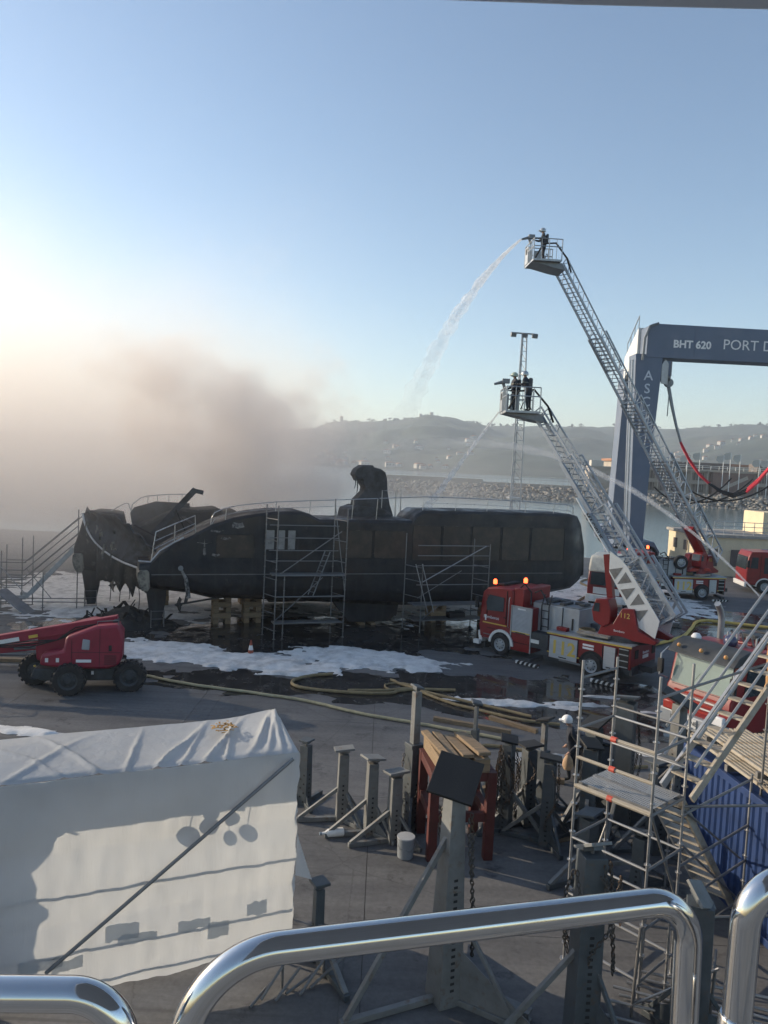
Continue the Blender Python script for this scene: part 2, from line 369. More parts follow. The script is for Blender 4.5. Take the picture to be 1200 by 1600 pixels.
# houses on the hillside
def house_mesh(wd, dp, h, name, m): return MB().box((0, 0, h/2-1), (wd, dp, h+2)).mesh(name, m)
HW = []; HR = []; HN = []
for wd, dp, h in ((7.5, 6, 4.2), (10, 7, 5), (6, 5, 3.6), (13, 8, 6)):
    HW.append(house_mesh(wd, dp, h, 'wall', housew))
    HR.append(MB().prism([(-wd/2-.4, h), (wd/2+.4, h), (wd/2-.6, h+.8), (0, h+1.9), (-wd/2+.6, h+.8)], -dp/2-.4, dp/2+.4).mesh('roof', roofm))
    bb = MB()
    for k in range(3): bb.box((-wd/3+k*wd/3, -dp/2-.02, h*.55), (wd*.13, .1, h*.3))
    HN.append(bb.mesh('window', bldg_dk))
spots = []
for k in range(34): spots.append((random.uniform(490, 735), random.uniform(1060, 1700)))
for k in range(20): spots.append((random.uniform(486, 700), random.uniform(1040, 1110)))
for k in range(46): spots.append((random.uniform(1045, 1330), random.uniform(1080, 1560)))
for k, (px, Y) in enumerate(spots):
    X = (px-600)/1200*Y; i = random.choice((0, 0, 1, 2, 2, 3))
    t = thing('hillside_house', 'small white house with tiled roof on the far hillside', 'house', (X, Y, hz(X, Y)), random.uniform(-35, 35), 'houses on the far hillside')
    for nm, me in (('wall', HW[i]), ('roof', HR[i]), ('window', HN[i])):
        o = bpy.data.objects.new(nm, me); COL.objects.link(o); o.parent = t
X, Y = 60/1200*2240, 2240
t = thing('hilltop_castle', 'ruined castle walls on the top of the far hill', 'castle', (X, Y, hz(X, Y)-3), 10)
MB().box((0, 0, 4), (46, 14, 10)).build('curtain_wall', stone, t)
MB().box((12, 0, 9), (9, 9, 20)).build('keep_tower', stone, t)
MB().box((-20, 0, 6), (7, 7, 14)).build('corner_tower', stone, t)
X, Y = (527-600)/1200*2240, 2240
t = thing('hilltop_tower', 'small round stone tower on the ridge beside the smoke', 'tower', (X, Y, hz(X, Y)-3))
MB().lathe([(5, 0), (4.6, 14), (5.2, 14.2), (5.2, 16)], 12).build('tower_shaft', stone, t)
MB().lathe([(5.6, 16), (5.6, 16.6), (3, 18.5)], 12).build('tower_cap', roofm, t)
# ridge trees: clumps of scrub breaking the skyline
for k in range(150):
    px = random.uniform(500, 1240) if k < 90 else random.uniform(600, 740)
    Y = 2235+random.uniform(-30, 5); X = (px-600)/1200*Y; z = hz(X, Y)
    h = random.uniform(5, 11)
    if k == 0: tre = []
    bb = MB()
    for q in range(random.randint(3, 6)):
        bb.sphere((random.uniform(-4, 4), random.uniform(-2, 2), h*random.uniform(.45, .9)), h*random.uniform(.18, .34), 7, 5, (1, 1, random.uniform(.6, 1)))
    tre.append((bb, X, Y, z, h))
for bb, X, Y, z, h in tre:
    t = thing('ridge_tree', 'dark pine standing on the skyline of the far hill', 'tree', (X, Y, z-.8), 0, 'trees on the far skyline')
    bb.build('crown', hill, t); MB().tube([(0, 0, 0), (.2, 0, h*.6)], [.5, .25], 6).build('trunk', wood, t)
# ---- breakwater
bw = struct('breakwater', MB().prism([(252, -4), (268, 2.2), (300, 2.4), (300, -4)], -7, 200, 'yz'), mat('breakwater_core', (.22, .2, .18), .95, 0, .3, .3, .2))
b = MB()
for k in range(2600):
    x = random.uniform(-8, 195); s_ = random.uniform(0, 1); r = random.uniform(.32, .75)
    y = 254.5+s_*13; z = -1.9+s_*4.5+random.uniform(-.2, .4)
    n0 = len(b.v); b.sphere((0, 0, 0), r, 6, 4, (random.uniform(.8, 1.5), random.uniform(.8, 1.2), random.uniform(.55, .9)))
    R = Matrix.Rotation(random.uniform(0, 6), 3, 'Z') @ Matrix.Rotation(random.uniform(-.5, .5), 3, 'X')
    for i in range(n0, len(b.v)):
        q = R @ (V(b.v[i])*random.uniform(.85, 1.12)); b.v[i] = (q.x+x, q.y+y, q.z+z)
o = b.build('boulder', stone, bw, ang=12); o['kind'] = 'stuff'
t = thing('pier_wall', 'low grey pier wall with a slender railing on the breakwater', 'wall', (0, 270, 2.2))
MB().box((32, 0, .6), (78, 2, 1.2)).build('parapet', bldg_m, t)
MB().box((14, 0, 1.6), (40, 1.6, .8)).build('upper_parapet', bldg_m, t)
for k in range(40):
    rod('railing_post', (-6+k*1.95, 0, 1.2), (-6+k*1.95, 0, 3.4), .05, galv_dk, t, 6)
for z in (2.6, 3.4): rod('railing_bar', (-6, 0, z), (71, 0, z), .05, galv_dk, t, 6)
# ---- clubhouse behind the breakwater
t = thing('marina_clubhouse', 'long two storey clubhouse with balconies behind the breakwater', 'building', (92, 282, 2.2))
MB().box((40, 5, 4.5), (96, 10, 9)).build('wall', bldg_m, t)
for z, d in ((4.3, 2.6), (8.9, 3.2)): MB().box((40, -1.2, z), (98, d, .7)).build('balcony_slab', bldg_m, t)
for k in range(16):
    x = -5+k*6
    if 27 < x < 42: continue
    for z in (.9, 5.2):
        p = MB().box((x+3, -.08, z+1.4), (4.6, .2, 2.8)).build('window', bldg_dk, t)
        for q in range(4): MB().box((x+1.3+q*1.15, -.22, z+1.4), (.16, .12, 2.8)).build('mullion', bldg_m, p)
    MB().box((x, -1.9, 4.4), (.5, .5, 8.8)).build('column', bldg_m, t)
MB().box((34, -1.6, 4.2), (15, 3, 8.4)).build('stair_block', mat('brown_brick', (.16, .1, .08), .9, 0, .2, .3), t)
MB().bar((29, -3.2, 2), (39, -3.2, 7), .3, 1.2).build('outside_stair', bldg_m, t)
MB().box((20, 6, 10.4), (30, 7, 2.8)).build('roof_pavilion', bldg_dk, t)
MB().box((62, 6, 10.6), (34, 7, 3.2)).build('roof_pavilion', bldg_dk, t)
for k in range(30):
    MB().box((-4+k*3, -1.8, 9.9), (.14, .14, 1.4)).build('roof_rail_post', white, t)
for z in (10, 10.6): MB().box((40, -1.8, z), (92, .12, .14)).build('roof_rail', white, t)
t = thing('breakwater_kiosk', 'small square brown tower at the end of the clubhouse', 'building', (76, 276, 2.2))
MB().box((0, 0, 4), (8, 6, 8)).build('wall', bldg_m, t); MB().box((0, 0, 8.3), (9, 7, .6)).build('roof', bldg_m, t)
MB().box((-1, 0, 9.6), (4, 3, 2)).build('roof_hut', housew, t)
for k in range(2): MB().box((-2+k*4, -3.02, 5), (1.6, .1, 2)).build('window', bldg_dk, t)
for k, (x, h) in enumerate(((108, 14), (112.5, 15), (121, 14.5), (123.5, 15.5), (127, 15), (134, 13.5), (137, 13.5))):
    t = thing('flagpole', 'white flagpole with a pale flag in front of the clubhouse', 'flagpole', (x, 277, 2.4), 0, 'flagpoles at the clubhouse')
    rod('pole', (0, 0, 0), (0, 0, h), .14, white, t, 6)
    MB().prism([(0, h-2.4), (-1.6, h-2.9), (-2.8, h-1.9), (-2.6, h-.5), (-1.3, h-.2), (0, h)], -.04, .04).build('flag', housew, t)
t = thing('distant_building', 'dark low terrace of flats behind the clubhouse roof', 'building', (120, 330, 2.2))
MB().box((30, 0, 5.5), (110, 14, 12)).build('wall', bldg_m, t); MB().box((30, 0, 12), (112, 15, 1)).build('roof', roofm, t)
for k in range(18): MB().box((-20+k*6, -7.05, 8.6), (2.6, .1, 2.4)).build('window', bldg_dk, t)

# ---- standing water and foam on the yard
def sheet(name, x0, x1, y0, y1, st, fn, z0, m, zf=None):
    nx, ny = int((x1-x0)/st), int((y1-y0)/st)
    val = [[fn(x0+i*st, y0+j*st) for i in range(nx+1)] for j in range(ny+1)]
    idx = {}; P = []; F = []
    def gv(i, j):
        if (i, j) not in idx:
            v_ = val[j][i]; idx[(i, j)] = len(P)
            x, y = x0+i*st, y0+j*st
            if v_ <= 0:            # slide rim vertices to the zero line so the outline is smooth
                gxv = (val[j][min(i+1, nx)]-val[j][max(i-1, 0)])/(2*st); gyv = (val[min(j+1, ny)][i]-val[max(j-1, 0)][i])/(2*st)
                g2 = gxv*gxv+gyv*gyv+1e-6; dx, dy = -v_*gxv/g2, -v_*gyv/g2; l = math.hypot(dx, dy)
                if l > st: dx, dy = dx/l*st, dy/l*st
                x += dx; y += dy
            P.append((x, y, z0+(zf(v_, x, y) if zf and v_ > 0 else 0)))
        return idx[(i, j)]
    for j in range(ny):
        for i in range(nx):
            q = [(i, j), (i+1, j), (i+1, j+1), (i, j+1)]
            if max(val[b][a] for a, b in q) > 0: F.append(tuple(gv(a, b) for a, b in q))
    return MB().add(P, F).build(name, m, ang=60)
def ell(x, y, L):
    v = -9
    for cx, cy_, rx, ry, a in L:
        c, s = math.cos(rad(a)), math.sin(rad(a)); dx, dy = x-cx, y-cy_
        v = max(v, 1-math.hypot((dx*c+dy*s)/rx, (-dx*s+dy*c)/ry))
    return v
WET = [(-3, 28.6, 7, 1.7, 3), (5, 29, 7, 2.2, 0), (5.6, 26.6, 5.6, 1.5, -8), (9.5, 25.6, 4, 1.6, 0), (0, 37.5, 12, 4, 15), (14, 43, 9, 3, 0), (17, 47, 8, 3.5, -8), (-13, 36, 4, 2, 0)]
def wetf(x, y): return ell(x, y, WET)*.9+fbm(x*.45, y*.8, 5, 5)*.42-.02 if ell(x, y, WET) > -.7 else -1
def wetmat():
    m, nt, b = new_mat('standing_water'); L = nt.links.new
    tc = N(nt, 'ShaderNodeTexCoord'); n1 = N(nt, 'ShaderNodeTexNoise', Scale=1.3, Detail=7, Roughness=.7); L(tc.outputs['Object'], n1.inputs['Vector'])
    cr = N(nt, 'ShaderNodeValToRGB'); cr.color_ramp.elements[0].position = .35; cr.color_ramp.elements[0].color = (.018, .018, .02, 1); cr.color_ramp.elements[1].position = .7; cr.color_ramp.elements[1].color = (.05, .048, .046, 1)
    L(n1.outputs[0], cr.inputs[0]); L(cr.outputs[0], b.inputs['Base Color'])
    r = N(nt, 'ShaderNodeMapRange'); r.inputs['From Min'].default_value = .45; r.inputs['From Max'].default_value = .62; r.inputs['To Min'].default_value = .04; r.inputs['To Max'].default_value = .3
    L(n1.outputs[0], r.inputs[0]); L(r.outputs[0], b.inputs['Roughness'])
    return m
tag(sheet('puddle', -24, 26, 22, 56, .22, wetf, .004, wetmat()), None, None, kind='structure')
FOAM = [(-8.6, 32.2, 3.2, 1.9, -12), (-5, 31.3, 4, 1.5, -8), (-.5, 32.6, 3.8, 1.75, -10), (4.6, 27.3, 2.6, .34, -4), (-10.4, 22.3, 1.2, .35, -10), (-3.6, 29.7, 1.4, .35, 5),
        (-14.5, 46, 9, 9, 0), (-2, 50, 10, 9, 0), (9, 50, 7, 9, 20), (17, 51, 5, 6, 0), (14, 57, 9, 4, 0), (7.3, 27.5, 1.4, .16, -4), (8.8, 28.6, 1.1, .14, -4), (9.4, 27, .9, .12, -4), (6.6, 22.6, .8, .3, 20), (8.6, 22.8, .7, .2, -20), (2.2, 31.4, .5, .18, 0), (-13, 39, 4, 1.2, 10)]
def foamf(x, y):
    e = ell(x, y, FOAM)
    return e*.75+fbm(x*.9, y*1.3, 2, 5)*.3+fbm(x*3.2, y*4, 7, 4)*.13-.06 if e > -.6 else -1
def foamz(v, x, y):
    lump = .6+.5*fbm(x*1.1, y*1.4, 9, 4)
    k = 1 if y < 36 else .4
    return max(.004, min(1, (v*3.2))**.6*.15*k*max(.1, lump)+.02*fbm(x*6, y*6, 1, 3)*min(1, v*5))
foamm = mat('fire_foam', (.66, .65, .63), .9, 0, .16, 2.5, .6, 9, tint=(.33, .32, .31), tscale=1.1, tlo=.48, thi=.7)
o = sheet('fire_foam', -24, 24, 21, 62, .14, foamf, .01, foamm, foamz)
tag(o, 'white firefighting foam spread over the wet yard', 'foam', kind='stuff')

# ---- the air: thin sea haze round everything, and the smoke of the fire
def volbox(name, lo, hi, label, cat):
    c = [(a+b)/2 for a, b in zip(lo, hi)]; d = [b-a for a, b in zip(lo, hi)]
    m = bpy.data.materials.new(name); m.use_nodes = True; nt = m.node_tree; nt.nodes.clear()
    out = nt.nodes.new('ShaderNodeOutputMaterial'); pv = nt.nodes.new('ShaderNodeVolumePrincipled'); nt.links.new(pv.outputs[0], out.inputs['Volume'])
    o = MB().box(c, d).build(name, m); tag(o, label, cat, kind='stuff'); return o, nt, pv
hzo, nt, pv = volbox('haze', (-5900, -300, -6), (5900, 5900, 215), 'thin pale sea haze over the harbour', 'haze')
pv.inputs['Color'].default_value = (.8, .88, .97, 1); pv.inputs['Density'].default_value = .00027; pv.inputs['Anisotropy'].default_value = .3
def mth(op, a, b=None, clamp=False):
    n = N(nt, 'ShaderNodeMath', operation=op); n.use_clamp = clamp
    for i, v_ in enumerate((a, b)):
        if v_ is None: continue
        if isinstance(v_, (int, float)): n.inputs[i].default_value = v_
        else: L(v_, n.inputs[i])
    return n.outputs[0]
def mr(s, a, b, c=0, d=1):
    n = N(nt, 'ShaderNodeMapRange', interpolation_type='SMOOTHSTEP'); L(s, n.inputs[0])
    for k, v_ in zip(('From Min', 'From Max', 'To Min', 'To Max'), (a, b, c, d)): n.inputs[k].default_value = v_
    return n.outputs[0]
# broad drift of thin smoke to the left
smo, nt, pv = volbox('smoke', (-95, 33.5, .6), (18, 96, 32), 'broad pale bank of thin smoke drifting away from the yacht stern', 'smoke')
smo.data.materials[0].cycles.volume_step_rate = .5
L = nt.links.new
tc = N(nt, 'ShaderNodeTexCoord'); sp = N(nt, 'ShaderNodeSeparateXYZ'); L(tc.outputs['Object'], sp.inputs[0])
nz = N(nt, 'ShaderNodeTexNoise', Scale=.08, Detail=1, Roughness=.5); L(tc.outputs['Object'], nz.inputs['Vector'])
x, y, z = sp.outputs
warp = mth('MULTIPLY', mth('SUBTRACT', nz.outputs[0], .5), 16)
xw = mth('ADD', x, warp); zw = mth('ADD', z, mth('MULTIPLY', warp, .8))
ends = mth('MULTIPLY', mth('MULTIPLY', mr(y, 33.5, 43), mr(y, 96, 74)), mth('MULTIPLY', mr(z, .6, 4), mth('MULTIPLY', mr(x, -95, -60), mr(z, 32, 25))))
mass = mth('MULTIPLY', mr(xw, -3, -15), mr(zw, 21, 5))
veil = mth('MULTIPLY', mr(x, 17, 4), mr(zw, 10, 5))
L(mth('MULTIPLY', mth('ADD', mth('MULTIPLY', mass, .075), mth('ADD', mth('MULTIPLY', veil, .013), mth('MULTIPLY', mth('MULTIPLY', mr(xw, 4, -16), mr(zw, 27, 14)), .009))), ends), pv.inputs['Density'])
pv.inputs['Color'].default_value = (.985, .935, .89, 1); pv.inputs['Anisotropy'].default_value = .3
# the billowing plume itself, rising off the deck and leaning with the wind
plo, nt, pv = volbox('smoke_plume', (-27, 38.5, 4.6), (3, 57, 22), 'billowing brown plume rising from the burnt deck', 'smoke')
plo.data.materials[0].cycles.volume_step_rate = .4
L = nt.links.new
tc = N(nt, 'ShaderNodeTexCoord'); sp = N(nt, 'ShaderNodeSeparateXYZ'); L(tc.outputs['Object'], sp.inputs[0]); x, y, z = sp.outputs
n1 = N(nt, 'ShaderNodeTexNoise', Scale=.24, Detail=4, Roughness=.6); L(tc.outputs['Object'], n1.inputs['Vector'])
h = mth('SUBTRACT', z, 5)
xc = mth('ADD', mth('MULTIPLY', h, -.5), -6.6)                       # axis leans left as it climbs
wd = mth('ADD', mth('MULTIPLY', h, .42), 4.6)
rx = mth('DIVIDE', mth('SUBTRACT', x, xc), wd); ry = mth('DIVIDE', mth('SUBTRACT', y, 46.5), mth('ADD', mth('MULTIPLY', h, .2), 4.6))
rr = mth('ADD', mth('MULTIPLY', rx, rx), mth('MULTIPLY', ry, ry))
core = mth('SUBTRACT', 1, rr)
top_ = mr(z, 18, 11.5, -1.4, 0)
val = mth('ADD', mth('ADD', core, top_), mth('MULTIPLY', mth('SUBTRACT', n1.outputs[0], .53), 7.0))
d_ = mth('MULTIPLY', mr(val, -.1, .9), mr(z, 19, 9, .2, 1))
lim = mth('MULTIPLY', mth('MULTIPLY', mr(x, -27, -22), mr(x, 3, 0)), mth('MULTIPLY', mth('MULTIPLY', mr(y, 38.5, 41), mr(y, 57, 54)), mth('MULTIPLY', mr(z, 4.6, 6), mr(z, 22, 19))))
L(mth('MULTIPLY', mth('MULTIPLY', d_, lim), .32), pv.inputs['Density'])
pv.inputs['Color'].default_value = (.968, .9, .845, 1); pv.inputs['Anisotropy'].default_value = .25

# ================================================================ THE BURNT CATAMARAN
yt = thing('burnt_catamaran', 'large burnt out black catamaran yacht propped up on the yard', 'yacht', (-10.85, 35, 0), 20)
TOP = [(-.24, 3.33), (.24, 3.36), (.65, 3.87), (1.21, 4.23), (2.07, 4.66), (2.93, 5.16), (3.97, 5.54), (5.03, 5.75), (5.95, 5.87), (7.22, 5.9), (7.71, 5.78), (8.21, 5.54), (13.15, 5.58), (13.38, 5.88), (13.72, 6.1), (17.4, 6.14), (22.6, 6.12), (23.2, 6.0), (23.55, 5.6), (23.9, 4.4), (23.98, 2.77)]
BOT = [(-.24, 2.5), (-.1, 2.1), (.19, 2.0), (2.16, 1.73), (3.06, 1.5), (5.2, 1.4), (10, 1.12), (13.2, .95), (17.7, 1.09), (21.2, 1.42), (23.4, 1.75), (23.85, 2.05), (23.98, 2.5)]
def ip(T, s):
    for (a, za), (b_, zb) in zip(T, T[1:]):
        if s <= b_: return za+(zb-za)*max(0, s-a)/(b_-a)
    return T[-1][1]
FTOP = [(-.24, 3.33), (.3, 5.2), (2.2, 5.1), (2.4, 4.2), (3, 4.6), (5, 5.5), (8, 5.4), (9, 4.4), (14, 4.2), (20, 4.5), (23, 4.4), (23.86, 3)]
def hull(T, beam, jag=0):
    st = sorted(set([p[0] for p in T]+[p[0] for p in BOT]+[i*.5 for i in range(0, 48)]))
    P = []; n = 0; b = MB()
    for s in st:
        zt, zb = ip(T, s)+(jag*fbm(s*2.6, 1)), ip(BOT, s)
        k = 1-.3*sstep(22.3, 23.9, s)**2-.12*(1-sstep(-.3, 1.5, s))
        hb = beam/2*k; cy_ = beam/2+.0
        off = .55*sstep(20.5, 23.9, s)**2
        c = cy_-off*.0
        lo = zb; bil = zb+min(.75, (zt-zb)*.4); hi = zt
        sec = [(-1, hi-.16), (-1, bil+.2), (-.97, bil), (-.82, zb+.32), (-.5, zb+.08), (0, lo), (.5, zb+.08), (.82, zb+.32), (.97, bil), (1, bil+.2), (1, hi-.16), (.93, hi-.03), (.85, hi), (-.85, hi), (-.93, hi-.03)]
        P += [(s, c+q*hb, zz) for q, zz in sec]; n = len(sec)
    m = len(st)
    F = [(i*n+k, i*n+(k+1) % n, (i+1)*n+(k+1) % n, (i+1)*n+k) for i in range(m-1) for k in range(n)]
    F += [tuple(range(n-1, -1, -1)), tuple(range((m-1)*n, m*n))]
    return b.add(P, F)
h1 = hull(TOP, 2.6).build('hull', hullm, yt, ang=32)
h2 = hull(FTOP, 2.4, .22).build('hull', char, yt, ang=32); h2.location = (-3, 5.9, 0)
# bridge deck between the hulls, its charred rim and wreckage
MB().box((11.5, 4.3, 2.9), (18, 3.6, .5)).build('bridge_deck', char, yt)
b = MB(); NX = 48
poly = [(2.5+20.3*i/NX, 3.2+.5*abs(fbm(i*.5, 2))+(.9 if 6 < i < 12 else 0)) for i in range(NX+1)]
b.prism(poly+[(22.8, 2.7), (2.5, 2.7)], 2.4, 2.9); b.build('cabin_side_remains', char, yt)
b = MB()
for k in range(90):
    c = V((random.uniform(.6, 20), random.uniform(2.2, 6.2), 3.2+abs(random.gauss(0, .45))))
    d = V((random.uniform(-1, 1), random.uniform(-1, 1), random.uniform(-.4, .9))).normalized()
    b.bar(c, c+d*random.uniform(.3, 1.5), random.uniform(.04, .3), random.uniform(.03, .08))
b.build('wreckage', char, yt)['kind'] = 'stuff'
# swim-platform tub slung between the two sterns, seen from behind
A, Bp = V((-2.85, 6.0, 0)), V((.55, .7, 0))
def tubp(w_, z, o=0): q = A.lerp(Bp, w_); n_ = (Bp-A).cross(V((0, 0, 1))).normalized(); q += n_*(o-.9*math.sin(math.pi*w_)*0); return (q.x, q.y, z)
topl = [(0, 5.2), (.08, 5.25), (.2, 5.2), (.32, 5.12), (.4, 5.2), (.48, 5.05), (.52, 4.8), (.6, 4.85), (.66, 4.4), (.74, 4.45), (.82, 4.0), (.9, 3.9), (1, 3.4)]
botl = [(0, 5.1), (.015, 4.85), (.05, 4.45), (.12, 4.0), (.2, 3.68), (.32, 3.36), (.45, 3.12), (.6, 2.95), (.78, 2.84), (1, 2.8)]
P = []; K = 40
for i in range(K+1):
    w_ = i/K; zt, zb = ip(topl, w_)+.04*fbm(i*.9, 4), ip(botl, w_)
    for j in range(9):
        f = j/8; z = zb+(zt-zb)*f
        bulge = -.55*math.sin(math.pi*f*.9)+.05*fbm(i*.5, j*.6, 2)
        P.append(tubp(w_, z, bulge))
b = MB().add(P, [(i*9+j, (i+1)*9+j, (i+1)*9+j+1, i*9+j+1) for i in range(K) for j in range(8)])
o = b.build('stern_tub', ashm, yt); so = o.modifiers.new('thick', 'SOLIDIFY'); so.thickness = .06
MB().tube([tubp(i/30, ip(botl, i/30), .03) for i in range(31)], .05, 8).build('tub_rim', mat('rim_trim', (.5, .5, .5), .35, .5, .2, 3), yt)
b = MB()
for k in range(26):
    w_ = random.uniform(.2, .62); z = random.uniform(ip(botl, w_)+.3, ip(topl, w_)-.15)
    p = V(tubp(w_, z, .62)); b.bar(p, p+V((random.uniform(-.1, .1), random.uniform(-.1, .1), -random.uniform(.08, .5))), random.uniform(.03, .12), .03)
b.build('peeling_laminate', sternm, yt)['kind'] = 'stuff'
# burnt bulkhead hanging below the tub
P = [(-2.3+3.1*i/24, ip([(0, 1.6), (8, 1.75), (10, 1.3), (12, 1.9), (15, 1.2), (16, 1.8), (20, 1.55), (24, 1.9)], i)+.12*fbm(i*.8, 6)) for i in range(25)]
b = MB(); q0 = [tubp((s+2.3)/3.2*.85+.08, z, -.5) for s, z in P]; q1 = [tubp((s+2.3)/3.2*.85+.08, 3.6, -.5) for s, z in P]
b.add(q0+q1, [(i, i+1, i+26, i+25) for i in range(24)]); o = b.build('torn_bulkhead', char, yt); so = o.modifiers.new('thick', 'SOLIDIFY'); so.thickness = .05
for k in range(5):
    w_ = .3+.13*k; p = V(tubp(w_, 1.7, -.45)); MB().tube([p, p+V((.05, 0, -.4)), p+V((.02, .1, -random.uniform(.6, 1.5)))], .02, 5).build('hanging_cable', blackp, yt)
# pale stern corners
for ox, oy in ((0, 0), (-3, 5.9)):
    prof = [(-.3, 2.9), (-.2, 3.0), (.12, 3.0), (.2, 2.9), (.26, 2.2), (.16, 2.02), (-.1, 2.04), (-.22, 2.25), (-.32, 2.6)]
    o = MB().prism(prof, -.03, 1.6).build('stern_cap', sternm, yt, .03); o.location = (ox, oy, 0)
MB().tube([(-.3, -.03, 3.45), (.24, -.03, 3.4), (.65, -.03, 3.92), (1.21, -.03, 4.28), (1.7, -.03, 4.55)], .035, 6).build('stern_trim', mat('rim_trim', (.5, .5, .5)), yt)
for s0, s1 in ((.3, 12), (12, 22.3)): MB().box(((s0+s1)/2, -.004, 2.8), (s1-s0, .02, .045)).build('boot_stripe', stripe_m, yt)
# windows let into the topside
def pane(s0, s1, z0, z1, m, y=-.012, cut=.12):
    w_ = MB().prism([(s0+cut, z0), (s1-cut, z0), (s1, z0+cut), (s1, z1-cut), (s1-cut, z1), (s0+cut, z1), (s0, z1-cut), (s0, z0+cut)], y, .05).build('window', m, yt)
    f = MB()
    for a, c in (((s0, z0), (s1, z0)), ((s1, z0), (s1, z1)), ((s1, z1), (s0, z1)), ((s0, z1), (s0, z0))): f.bar((a[0], y-.006, a[1]), (c[0], y-.006, c[1]), .03, .03, (0, 1, 0))
    f.build('frame', char, w_); return w_
for s0, s1 in ((13.2, 14.8), (14.9, 16.5), (16.6, 18.3), (18.4, 20.1)): pane(s0, s1, 3.5, 5.3, tinted)
pane(9.0, 11.0, 3.6, 5.0, tinted); pane(11.1, 12.9, 3.6, 5.0, tinted); pane(3.2, 5.0, 3.6, 4.7, tinted); pane(20.2, 22.3, 3.5, 5.3, tinted)
for s0, s1 in ((5.5, 5.98), (6.15, 6.5), (6.62, 7.02)): pane(s0, s1, 4.0, 4.97, mat('smoked_pane', (.22, .22, .22), .3, 0, .3, 2), cut=.05)
scar = mat('bare_laminate', (.2, .19, .18), .8, 0, .5, 5, tint=(.03, .03, .03), tscale=6, tlo=.45, thi=.6)
for k, (s0, z0, s1, z1) in enumerate(((3.4, 4.5, 3.9, 4.6), (2.6, 3.75, 2.75, 4.5), (3.0, 3.7, 3.4, 3.8), (2.9, 4.85, 3.6, 4.92), (2.3, 4.3, 3.0, 4.33), (3.9, 5.05, 4.5, 5.3))):
    MB().prism([(s0, z0), ((s0+s1)/2, z0-.06), (s1, z0+.03), (s1-.1, z1), ((s0+s1)/2+.1, z1-.05), (s0+.05, z1)], -.02, .03).build('burn_scar', scar, yt)
MB().lathe([(.12, -.06), (.12, .05), (.05, .05), (.05, -.04)], 14, 'y', (1.6, 0, 3.1)).build('porthole', alu_dk, yt)
MB().tube([(1.65, -.05, 3.0), (1.85, -.06, 2.6), (2.0, -.05, 1.7)], [.06, .1, .12], 6).build('burn_drip', scar, yt)
# keels, rudders, propeller shafts
for ox, oy in ((0, 1.3), (-3, 7.1)):
    o = MB().prism([(9.1, 1.5), (13.0, 1.3), (12.9, .5), (12.4, .12), (10.2, .12)], -.18, .18).build('keel', hullm, yt, .05); o.location = (ox, oy-.2, 0)
    o = MB().prism([(.1, 2.1), (1.1, 2.0), (1.05, 1.2), (.85, .12), (.42, .12), (.25, 1.2)], -.07, .07).build('rudder', hullm, yt, .03); o.location = (ox, oy, 0)
    r_ = MB().tube([(4.2, 0, 1.55), (1.7, 0, 1.15)], .05, 8).build('propeller_shaft', chass, yt); r_.location = (ox, oy, 0)
    b = MB().lathe([(.02, -.16), (.09, -.05), (.1, .1), (.04, .2)], 10, 'x', (1.65, 0, 1.12))
    for k in range(4):
        a = k*math.pi/2+.4; d = V((0, math.cos(a), math.sin(a))); b.bar(V((1.65, 0, 1.12))+d*.06, V((1.75, 0, 1.12))+d*.38, .24, .03, (1, .4, 0))
    b.build('propeller', chass, r_)
    o = MB().bar((2.1, 0, 1.75), (2.0, 0, 1.2), .16, .05).build('shaft_bracket', chass, yt); o.location = (ox, oy, 0)
# mast stump with melted fairing
o = MB().prism([(10.75, 5.0), (10.74, 5.6), (10.87, 6.4), (11.3, 6.85), (11.34, 7.1), (11.2, 7.3), (11.22, 7.5), (11.05, 7.62), (10.95, 7.4), (10.84, 7.62), (10.72, 7.75), (10.85, 8.05), (11.2, 8.28), (11.77, 8.3), (11.8, 8.2), (12.2, 8.12), (12.48, 7.95), (12.6, 7.6), (12.66, 6.9), (12.82, 6.2), (13.05, 5.6), (13.1, 5.0)], 2.6, 3.5).build('mast_stump', ashm, yt, .06)
b = MB()
for s, z, l in ((10.8, 7.7, .7), (10.92, 7.6, 1.0), (11.05, 7.6, .35), (11.15, 7.4, .3)): b.tube([(s, 2.7, z), (s+.03, 2.7, z-l*.6), (s-.02, 2.72, z-l)], [.05, .03, .015], 5)
b.build('melted_drip', ashm, yt)
MB().prism([(10.2, 5.0), (10.4, 5.9), (10.9, 6.1), (12.3, 6.0), (12.9, 5.7), (13.2, 5.0)], 2.3, 4.2).build('mast_housing', ashm, yt, .08)
# fallen boom
MB().bar((.6, 4.6, 4.2), (2.6, 4.2, 6.6), .35, .3).build('fallen_boom', ashm, yt)
MB().bar((2.5, 4.2, 6.55), (3.0, 4.2, 6.45), .3, .22).build('boom_end', ashm, yt)
# stainless guard rails
rs = mat('guard_rail_steel', (.45, .45, .45), .3, .8, .2, 4)
def railrun(pts, posts, base, r=.022, mid=True, y=.18):
    MB().tube([(s, y, z) for s, z in pts], r, 8).build('guard_rail', rs, yt)
    if mid: MB().tube([(s, y, z-.32) for s, z in pts[1:]], r*.6, 6).build('guard_wire', rs, yt)
    for s in posts:
        z = ip(pts, s); zb = ip(base, s); rod('stanchion', (s, y, zb-.05), (s+.05, y, z), r*.85, rs, yt)
railrun([(2.93, 5.1), (2.96, 5.45), (3.1, 5.72), (3.5, 5.92), (4.15, 6.08), (5, 6.2), (6, 6.31), (8, 6.44), (9.91, 6.55)], [3.6, 6, 7.7, 9.9], TOP)
railrun([(9.91, 6.55), (13.74, 6.8), (15.5, 6.8), (17.47, 6.78), (20, 6.72), (22.6, 6.61), (22.85, 6.5), (22.9, 6.1)], [11.2, 13.74, 15.6, 17.47, 19.8, 21.6, 22.5], TOP)
